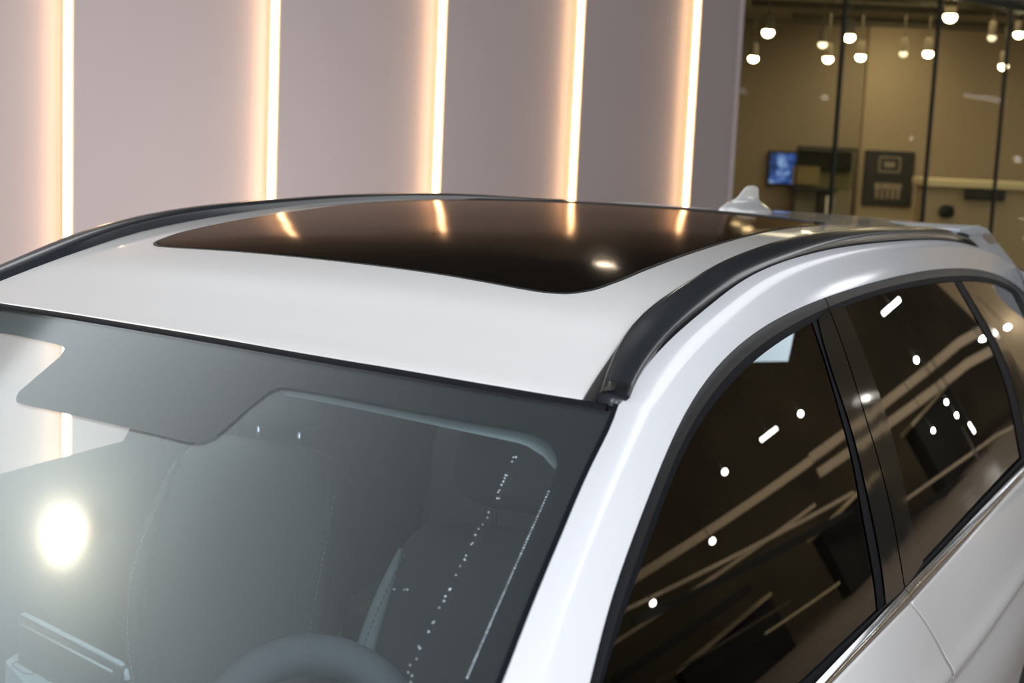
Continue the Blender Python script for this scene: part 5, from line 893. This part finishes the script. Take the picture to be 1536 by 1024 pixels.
# back room
A0 = Vector((-2.53, 15.456, 0)); NB = Vector((-.42, .9075, 0)); DB = Vector((.9075, .42, 0)); RB3 = Matrix((DB, NB, Vector((0, 0, 1)))).transposed()
def BW(u, off, z): return A0 + DB * u - NB * off + Vector((0, 0, z))
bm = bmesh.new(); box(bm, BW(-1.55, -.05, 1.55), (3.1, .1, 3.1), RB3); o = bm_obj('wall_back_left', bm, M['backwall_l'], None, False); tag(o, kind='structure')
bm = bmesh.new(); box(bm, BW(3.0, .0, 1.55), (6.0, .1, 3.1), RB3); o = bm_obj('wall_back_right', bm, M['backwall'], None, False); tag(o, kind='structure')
sa, sb = K(4.44, -.45, 1.55), BW(-3.15, 0, 1.55); sd_ = sb - sa
bm = bmesh.new(); box(bm, (sa + sb) / 2 - NW * .05, (sd_.length, .1, 3.1), Matrix.Rotation(math.atan2(sd_.y, sd_.x), 3, 'Z')); o = bm_obj('wall_back_side', bm, M['backwall'], None, False); tag(o, kind='structure')
bm = bmesh.new()
vs = [K(4.3, -.06, 3.12), K(13, -.06, 3.12), K(13, -.06, 3.12) + Vector((-4, 8, 0)), K(4.3, -8.5, 3.12)]
bm.faces.new([bm.verts.new(v) for v in vs]); o = bm_obj('ceiling_back', bm, M['backceil'], None, False); tag(o, kind='structure')

def thing(name, loc, label, cat, group=None):
    r = empty(name, loc); tag(r, label, cat, group); return r
def part(name, bm, m, root, smooth=False, bevel=0):
    o = bm_obj(name, bm, m, root, smooth, bevel); o.matrix_parent_inverse = Matrix.Translation(-root.location); return o
# monitor
c = BW((Vector((-3.28, 15.06, 0)) - A0).dot(DB), .05, 1.487)
t = thing('monitor', c - Vector((0, 0, .2)), 'small blue lit monitor hanging on the back wall behind the glass', 'screen')
bm = bmesh.new(); box(bm, c, (.37, .04, .385), RB3); part('monitor_case', bm, M['black'], t, bevel=.006)
M['screen'] = mat('screen_image', (.02, .05, .2), .4, emit=(.06, .14, .55), strength=.8)
nt = M['screen'].node_tree; b_ = nt.nodes['Principled BSDF']; tc = nt.nodes.new('ShaderNodeTexCoord'); nz = nt.nodes.new('ShaderNodeTexNoise'); nz.inputs['Scale'].default_value = 11; nz.inputs['Detail'].default_value = 2
cr = nt.nodes.new('ShaderNodeValToRGB'); cr.color_ramp.elements[0].position = .38; cr.color_ramp.elements[0].color = (.004, .012, .06, 1); cr.color_ramp.elements[1].position = .68; cr.color_ramp.elements[1].color = (.35, .55, 1, 1)
e = cr.color_ramp.elements.new(.52); e.color = (.03, .10, .45, 1)
nt.links.new(tc.outputs['Object'], nz.inputs['Vector']); nt.links.new(nz.outputs['Fac'], cr.inputs[0]); nt.links.new(cr.outputs[0], b_.inputs['Emission Color'])
bm = bmesh.new(); box(bm, c - NB * .023, (.325, .004, .335), RB3); part('screen', bm, M['screen'], t)
# display case
cx0, cx1 = Vector((-3.027, 14.675, 0)), Vector((-2.458, 14.938, 0)); cm = (cx0 + cx1) / 2; wC = (cx1 - cx0).length + .02
t = thing('display_case', cm, 'dark framed glass display case standing left of the poster behind the glass', 'display case')
def bxp(name, u, o_, z, s, m, bev=.0):
    bm = bmesh.new(); box(bm, cm + DB * u - NB * o_ + Vector((0, 0, z)), s, RB3); return part(name, bm, m, t, bevel=bev)
bxp('back_panel', 0, -.15, .95, (wC - .03, .01, 1.6), M['olive'])
for u in (-wC / 2, wC / 2): bxp('post', u, 0, .87, (.022, .022, 1.74), M['mullion'])
bxp('top_frame', 0, 0, 1.735, (wC, .03, .03), M['mullion']); bxp('header_panel', .0, -.1, 1.60, (wC - .04, .02, .22), M['black'])
bxp('shelf', -.1, -.06, 1.285, (wC * .75, .25, .03), M['black']); bxp('cabinet_leg', .0, -.07, 1.0, (.10, .1, .58), M['black'])
bxp('glass_front', 0, .0, 1.5, (wC - .03, .006, .42), M['pane'])
bxp('light_panel', -.2, -.07, 1.43, (.30, .01, .2), M['backwall'])
c = BW((Vector((-2.68, 14.78, 0)) - A0).dot(DB), .62, 1.09)
t = thing('info_card', c, 'small upright white card in front of the display case', 'card')
bm = bmesh.new(); box(bm, c, (.085, .012, .26), RB3); part('card', bm, M['whitebox'], t, bevel=.003)
bm = bmesh.new(); box(bm, c + Vector((0, 0, -.6)), (.03, .03, .96), RB3); part('stand', bm, M['black'], t)
# poster
c = BW((Vector((-2.222, 15.566, 0)) - A0).dot(DB), .085, 1.43); t = thing('poster', c, 'black framed poster with pale pictures lit on the back wall', 'poster')
bm = bmesh.new(); box(bm, c, (.56, .03, .61), RB3); part('frame', bm, M['black'], t, bevel=.004)
M['print'] = mat('poster_print', (.3, .24, .17), .6, noise=.5, scale=22)
M['board'] = mat('poster_board', (.03, .026, .02), .5, noise=.3, scale=14)
bm = bmesh.new(); box(bm, c - NB * .017, (.52, .004, .57), RB3); part('board', bm, M['board'], t)
bm = bmesh.new()
for u, z, w_, h_ in ((-.0, .235, .24, .018), (0, .075, .24, .018), (-.115, .155, .018, .16), (.115, .155, .018, .16), (0, .155, .12, .06)): box(bm, c - NB * .021 + DB * u + Vector((0, 0, z - .0)), (w_, .003, h_), RB3)
part('printed_picture', bm, M['print'], t)
bm = bmesh.new(); box(bm, c - NB * .021 + Vector((0, 0, -.09)), (.30, .003, .07), RB3)
for u in (-.12, -.06, 0, .06, .12): box(bm, c - NB * .021 + DB * u + Vector((0, 0, -.18)), (.035, .003, .1), RB3)
part('printed_caption', bm, M['print'], t)
# reception wall / counter
cA, cB = Vector((-1.42, 13.215, 0)), Vector((1.2, 14.43, 0)); cm = (cA + cB) / 2; wC = (cB - cA).length
t = thing('reception_counter', cm, 'tall beige reception counter with a lit cream top, right behind the glass', 'counter')
bm = bmesh.new(); box(bm, cm + Vector((0, 0, .72)), (wC, .3, 1.44), RB3); part('counter_body', bm, M['backwall'], t)
bm = bmesh.new(); box(bm, cm + Vector((0, 0, 1.475)), (wC + .06, .42, .07), RB3); part('counter_top', bm, M['cream'], t, bevel=.008)
c = Vector((-.9, 13.457, 1.38)) - NB * .182
t = thing('counter_screen', c, 'flat dark screen on the front of the reception counter', 'screen')
bm = bmesh.new(); box(bm, c, (.38, .05, .10), RB3); part('screen_case', bm, M['black'], t, bevel=.006)
bm = bmesh.new(); box(bm, c - NB * .027, (.34, .006, .07), RB3); part('screen_face', bm, M['board'], t)
c = Vector((-1.165, 13.2, 1.205)) - NB * .05
t = thing('wall_emblem', c, 'round dark emblem on the front of the reception counter', 'emblem')
bm = bmesh.new(); soft(bm, c, (.075, .02, .062), 2.6, RB3); part('disc', bm, M['mullion'], t, True)
# track lights in the back room
BL = [((-2.073, 9.86, 2.64), 1, 'upper left'), ((-2.858, 12.155, 2.552), 1, 'lowest left'), ((-1.882, 10.836, 2.615), 0, ''), ((-2.227, 12.453, 2.578), 1, ''), ((-1.594, 10.532, 2.659), 1, ''), ((-1.953, 12.585, 2.61), 1, ''),
      ((-1.555, 12.554, 2.647), 2, ''), ((-1.349, 12.651, 2.658), 1, ''), ((-1.004, 11.626, 2.912), 1, ''), ((-.771, 12.497, 2.802), 2, ''), ((-.825, 13.779, 2.614), 1, ''), ((-.626, 13.134, 2.879), 1, '')]
LBL = ['small lit ceiling spotlight nearest the wall edge, upper of two', 'lit ceiling spotlight nearest the wall edge, lower of two', 'dim ceiling spotlight left of the first tall glass mullion, upper', 'lit ceiling spotlight left of the first tall glass mullion, lower',
       'lit ceiling spotlight seen against the first tall glass mullion', 'lit ceiling spotlight just right of the first tall mullion, lower', 'dim ceiling spotlight midway between the two tall mullions', 'lit ceiling spotlight just left of the second tall mullion',
       'largest lit ceiling spotlight, high right of the second mullion', 'faint ceiling spotlight between the second and third mullions', 'lit ceiling spotlight low beside the third mullion', 'lit ceiling spotlight at the right edge of the photo']
for (p, kind, _), lb in zip(BL, LBL):
    p = Vector(p); r = .038 if kind != 1 else .045
    if 'largest' in lb: r = .055
    t = thing('spotlight', p, lb, 'spotlight', 'spotlights in the back room')
    bm = bmesh.new(); lathe(bm, [(r * .5, .15), (r * .85, .13), (r * .9, .02), (r * .8, .01)], p, 'Z', 20); part('lamp_housing', bm, M['spotbody'], t, True)
    bm = bmesh.new(); soft(bm, p + Vector((0, 0, .002)), (r, r, r * .85), 2, seg=10); part('lamp', bm, [M['bulb_dim'], M['bulb'], M['bulb_faint']][kind], t, True)
    bm = bmesh.new(); tube(bm, [p + Vector((0, 0, .14)), Vector((p.x, p.y, 3.12))], .006, 8); part('stem', bm, M['spotbody'], t, True)
# ceiling tracks
for i, (a, b) in enumerate([((-2.9, 12.1), (-.4, 13.2)), ((-2.2, 9.9), (-.2, 13.3)), ((-2.4, 11.2), (-.5, 12.1)), ((-2.9, 13.6), (-.2, 14.9))]):
    a, b = Vector((*a, 3.06)), Vector((*b, 3.06)); d = (b - a); 
    bm = bmesh.new(); box(bm, (a + b) / 2, (d.length, .05, .06), Matrix.Rotation(math.atan2(d.y, d.x), 3, 'Z')); o = bm_obj('trim_%d' % (i + 1), bm, M['lampbody'], None, False); tag(o, kind='structure')

# hall shell
def slab(name, c, s, m, rot=None):
    bm = bmesh.new(); box(bm, c, s, rot); o = bm_obj(name, bm, m, None, False); tag(o, kind='structure'); return o
slab('floor', (5, 14, -.05), (30, 60, .1), M['floor'])
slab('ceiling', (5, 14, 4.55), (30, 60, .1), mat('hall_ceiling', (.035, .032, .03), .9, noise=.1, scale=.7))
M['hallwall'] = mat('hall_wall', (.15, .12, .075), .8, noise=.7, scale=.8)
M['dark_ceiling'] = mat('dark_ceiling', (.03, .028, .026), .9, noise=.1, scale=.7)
hb, ha = Vector((1.2, 24, 2.25)), Vector((14, 12.5, 2.25)); hd = hb - ha
slab('wall_far', (ha + hb) / 2, (hd.length, .1, 4.5), M['hallwall'], Matrix.Rotation(math.atan2(hd.y, hd.x), 3, 'Z'))
slab('wall_right', (13.5, 4, 2.25), (.1, 18, 4.5), M['hallwall'])
hx = hd.normalized(); hn = Vector((hx.y, -hx.x, 0))
if hn.dot(Vector((0, -1, 0))) < 0: hn = -hn
def bar(name, a, b, w, d, m, n=None):
    a, b = Vector(a), Vector(b); t = (b - a).normalized(); s = t.cross(hn).normalized(); q = s.cross(t)
    bm = bmesh.new(); box(bm, (a + b) / 2, ((b - a).length, d, w), Matrix((t, q, s)).transposed()); o = bm_obj(name, bm, m, None, False); tag(o, kind='structure'); return o
def lineext(a, b, e0, e1):
    a, b = Vector(a), Vector(b); t = b - a; return a - t * e0, b + t * e1
HJ = json.loads('''{"L":[[5.83,14.64,2.37],[7.03,13.73,2.47],[7.63,13.36,1.87],[8.53,12.63,1.73],[3.9,16.17,1.69],[3.87,16.31,0.96],[3.84,16.37,0.72],[4.95,15.38,1.88],[3.7,16.54,-0.05],[4.31,16.01,0.83],[2.68,17.63,1.14],[2.58,17.86,1.09],[2.91,17.14,1.22]],"T":[[[5.83,13.43,2.38],[6.07,13.24,2.4]],[[3.31,15.31,2.37],[3.68,15.02,2.42]],[[3.53,15.5,0.55],[3.53,15.51,0.41]]],"B":[[[5.14,16.45,1.66],[3.01,18.16,1.32]],[[5.17,16.47,1.39],[3.05,18.22,1.0]],[[8.88,13.58,2.16],[6.6,15.37,1.86]],[[9.58,13.04,1.65],[7.58,14.7,1.42]]],"D":[[[9.05,12.68,1.91],[5.99,15.21,1.06]],[[9.04,12.72,1.7],[6.13,15.13,0.88]],[[7.9,13.77,0.44],[6.79,14.66,0.27]],[[9.54,12.31,1.24],[7.75,13.86,1.06]],[[5.37,15.74,0.42],[3.33,17.37,0.01]],[[5.45,15.7,0.21],[3.48,17.19,-0.21]],[[3.95,16.76,0.53],[4.02,16.77,-0.44]],[[9.18,12.66,0.88],[7.43,14.15,0.55]]],"Q":[[3.44,7.87,2.48],[3.29,8.01,2.51],[3.07,8.27,2.43],[3.25,8.13,2.3]],"C":[[2.78,8.51,2.57],[2.5,8.8,2.56],[2.21,9.21,2.37],[2.34,9.07,2.38],[2.64,8.69,2.5]],"S":[[-1.61,7.53,2.81],[-1.44,7.59,2.79],[-1.48,7.53,2.85]]}''')
for i, ((a, b), (w, e0, e1)) in enumerate(zip(HJ['B'], [(.13, .6, .4), (.13, .6, .4), (.12, .35, .6), (.05, .3, .4)])):
    a, b = lineext(a, b, e0, e1); bar('trim_%d' % (i + 20), a, b, w, .08, M['beam'])
for i, ((a, b), w, m) in enumerate(zip(HJ['D'], (.05, .10, .03, .12, .04, .10, .05, .04), ('beam', 'black', 'cream', 'black', 'beam', 'black', 'chrome', 'lampbody'))):
    bar('trim_%d' % (i + 30), a, b, w, .06, M[m])  # unseen bars added only as streaks mirrored in the side windows
LH = HJ['L']
for i, p in enumerate(LH):
    p = Vector(p); r = .048 if i < 5 else .035
    t = thing('pendant_light', p, 'small bright hall pendant light reflected in the dark side windows', 'pendant light', 'hall pendant lights')
    bm = bmesh.new(); soft(bm, p, (r, r, r * .8), 2, seg=10); part('lamp', bm, M['downlight'], t, True)
    bm = bmesh.new(); tube(bm, [p + Vector((0, 0, r * .7)), p + Vector((0, 0, .5)), Vector((p.x, p.y, 4.5))], .006, 6); part('cord', bm, M['black'], t, True)
for (a, b), w in zip(HJ['T'], (.05, .055, .04)):
    a, b = Vector(a), Vector(b); t = thing('tube_light', (a + b) / 2, 'short bright tube light reflected as a streak in the side windows', 'tube light', 'hall tube lights')
    bm = bmesh.new(); tube(bm, [a, b], w / 2, 10); part('tube', bm, M['tube'], t, True)
    bm = bmesh.new(); tube(bm, [(a + b) / 2, Vector(((a + b).x / 2, (a + b).y / 2, 4.5))], .006, 6); part('cord', bm, M['black'], t, True)
def quadlight(pts, m, lab):
    pts = [Vector(p) for p in pts]; c = sum(pts, Vector()) / len(pts)
    t = thing('light_panel', c, lab, 'light panel'); bm = bmesh.new()
    n = (pts[1] - pts[0]).cross(pts[2] - pts[0]).normalized()
    A = [bm.verts.new(p) for p in pts]; B = [bm.verts.new(p + n * .02) for p in pts]
    bm.faces.new(A); bm.faces.new(B[::-1])
    for i in range(len(pts)): bm.faces.new((A[i], A[(i + 1) % len(pts)], B[(i + 1) % len(pts)], B[i]))
    part('diffuser', bm, m, t)
    bm = bmesh.new(); tube(bm, [c + Vector((0, 0, .02)), Vector((c.x, c.y, 4.5))], .005, 6); part('cable', bm, M['black'], t, True)
M['soft_panel'] = mat('soft_panel', (.8, .85, .9), .5, emit=(.72, .9, 1), strength=3.4, noise=.01)
M['soft_panel2'] = mat('soft_panel_white', (.9, .9, .9), .5, emit=(.95, .97, 1), strength=5, noise=.01)
quadlight(HJ['Q'], M['soft_panel'], 'tilted pale blue light panel reflected at the top of the front side window')
quadlight(HJ['C'], M['soft_panel2'], 'narrow white light panel reflected in the white side roof edge')
for i, (c, s) in enumerate([((6.4, 15.6), (1.6, .7, 1.0)), ((8.6, 13.9), (1.8, .7, .8)), ((4.6, 17.6), (1.3, .7, 1.1))]):
    t = thing('display_table', (c[0], c[1], 0), ['long dark display table in the middle of the hall', 'long dark display table nearest the right wall of the hall', 'tall dark display table farthest back in the hall'][i], 'table')
    Rm = Matrix.Rotation(math.atan2(hd.y, hd.x), 3, 'Z')
    bm = bmesh.new(); box(bm, (c[0], c[1], s[2]), (s[0], s[1], .05), Rm); part('table_top', bm, M['cream'], t, bevel=.01)
    bm = bmesh.new(); box(bm, (c[0], c[1], s[2] / 2 - .02), (s[0] - .1, s[1] - .1, s[2] - .05), Rm); part('cabinet', bm, M['black'], t, bevel=.01)
# lamp over the windscreen, and the light panel added above the car
c = Vector((-2.62, .38, 4.28))
t = thing('ceiling_lamp', c, 'round warm white ceiling lamp reflected as a glow in the windscreen', 'ceiling lamp')
M['lampglow'] = mat('lamp_glow', (1, .95, .85), .5, emit=(1, .84, .62), strength=620, noise=.01)
bm = bmesh.new(); lathe(bm, [(.055, 0), (.06, .02), (.05, .05)], c, 'Z'); part('lamp', bm, M['lampglow'], t, True)
bm = bmesh.new(); lathe(bm, [(.15, .01), (.16, .12), (.08, .20)], c, 'Z'); part('housing', bm, M['lampbody'], t, True)
M['lumi'] = mat('fading_panel_glow', (.8, .8, .8), .6, emit=(.93, .97, 1), strength=1)
nt = M['lumi'].node_tree; b_ = nt.nodes['Principled BSDF']; tc = nt.nodes.new('ShaderNodeTexCoord'); sp = nt.nodes.new('ShaderNodeSeparateXYZ'); mr = nt.nodes.new('ShaderNodeMapRange')
mr.interpolation_type = 'SMOOTHSTEP'; mr.inputs['From Min'].default_value = -4.2; mr.inputs['From Max'].default_value = -.7; mr.inputs['To Min'].default_value = 3.2; mr.inputs['To Max'].default_value = .06  # falloff painted into the added panel's emission, gives the windscreen its gradient
nt.links.new(tc.outputs['Object'], sp.inputs[0]); nt.links.new(sp.outputs[0], mr.inputs['Value']); nt.links.new(mr.outputs[0], b_.inputs['Emission Strength'])
t = thing('added_light_panel', (0, 0, 4.42), 'large unseen light panel added over the front of the white car, its glow fading sideways', 'added light')
bm = bmesh.new(); box(bm, (-2.0, .8, 4.42), (5.0, 5.2, .04)); o = bm_obj('diffuser', bm, M['lumi'], t, False); o.matrix_parent_inverse = Matrix.Translation(-t.location)
bm = bmesh.new(); box(bm, (-2.0, .8, 4.47), (5.1, 5.3, .05)); part('panel_frame', bm, M['lampbody'], t)
# downlight above the wall end, mirrored in the sunroof
p = Vector((-1.93, 6.3, 3.68)); t = thing('ceiling_downlight', p, 'small round downlight mirrored as a white spot in the sunroof', 'downlight')
bm = bmesh.new(); lathe(bm, [(.06, 0), (.062, .01), (.05, .02)], p, 'Z'); part('lamp', bm, M['downlight'], t, True)
bm = bmesh.new(); lathe(bm, [(.055, .015), (.08, .02), (.08, .2), (.02, .25)], p, 'Z'); part('housing', bm, M['lampbody'], t, True)
bm = bmesh.new(); tube(bm, [p + Vector((0, 0, .24)), Vector((p.x, p.y, 4.5))], .01, 8); part('stem', bm, M['lampbody'], t, True)

t = thing('added_light_panel', (3.1, 8.6, 4.44), 'unseen light panel added over the hall behind the white car to brighten its trim', 'added light')  # added out of view so the chrome and cant rail mirror something bright
bm = bmesh.new(); box(bm, (3.6, 10.2, 4.44), (4.0, 7.2, .04)); part('diffuser', bm, mat('added_hall_glow', (.8, .8, .8), .6, emit=(.95, .97, 1), strength=1.25, noise=.01), t)
bm = bmesh.new(); box(bm, (3.6, 10.2, 4.48), (4.1, 7.3, .04)); part('panel_frame', bm, M['lampbody'], t)

# ================================================================ LIGHTS
def area(name, loc, size, power, color=(1, 1, 1), target=None, sy=None, spread=None):
    l = bpy.data.lights.new(name, 'AREA'); l.energy = power; l.color = color; l.size = size
    if sy: l.shape = 'RECTANGLE'; l.size_y = sy
    o = bpy.data.objects.new(name, l); o.location = loc; COL.objects.link(o)
    d = Vector(target if target else (loc[0], loc[1], 0)) - Vector(loc); o.rotation_euler = d.to_track_quat('-Z', 'Y').to_euler()
    if spread: l.spread = spread
    return o
w = bpy.data.worlds.new('world'); SC.world = w; w.use_nodes = True
w.node_tree.nodes['Background'].inputs[0].default_value = (.75, .78, .85, 1); w.node_tree.nodes['Background'].inputs[1].default_value = .6
area('key_light', (2.9, -2.4, 4.2), 2.6, 340, (.93, .97, 1), (.4, .6, 1.2))
area('fill_light', (.5, -7, 3.2), 4.0, 200, (.93, .96, 1), (0, 0, 1.2))
area('wall_wash', (-1.35, 3.4, .35), 1.6, 84, (1, .94, .95), (-2.9, 4.6, 1.5), sy=3)
area('back_room_light', (-1.6, 12.8, 3.0), 2.0, 42, (1, .84, .60), sy=3)
area('poster_light', (-2.1, 14.7, 2.9), .3, 7, (1, .85, .6), (-2.2, 15.5, 1.7))
area('hall_light', (6, 12.5, 4.2), 2.5, 260, (1, .85, .62), (7, 15, 0))
area('side_light', (4.6, -1.8, 2.3), 2.0, 75, (.90, .94, 1), (.8, 1.2, .9))

# ================================================================ CAMERA
cd = bpy.data.cameras.new('camera'); cam = bpy.data.objects.new('camera', cd); COL.objects.link(cam)
vv, rv, uv = [Vector(t) for t in [(-0.4173139, 0.8975025, -0.1426126), (0.9030923, 0.4270747, 0.045071), (-0.1013576, 0.1099836, 0.9887519)]]
cam.matrix_world = Matrix(((rv.x, uv.x, -vv.x, 1.29736096), (rv.y, uv.y, -vv.y, -1.84388587), (rv.z, uv.z, -vv.z, 1.86166519), (0, 0, 0, 1)))
cd.sensor_width = 36; cd.lens = 2277.427700115991 * 36 / 1536; cd.clip_start = .05; cd.clip_end = 200
cd.dof.use_dof = True; cd.dof.focus_distance = 2.5; cd.dof.aperture_fstop = 5.6
SC.camera = cam
SC.view_settings.view_transform = 'Standard'; SC.view_settings.look = 'None'; SC.view_settings.exposure = 0
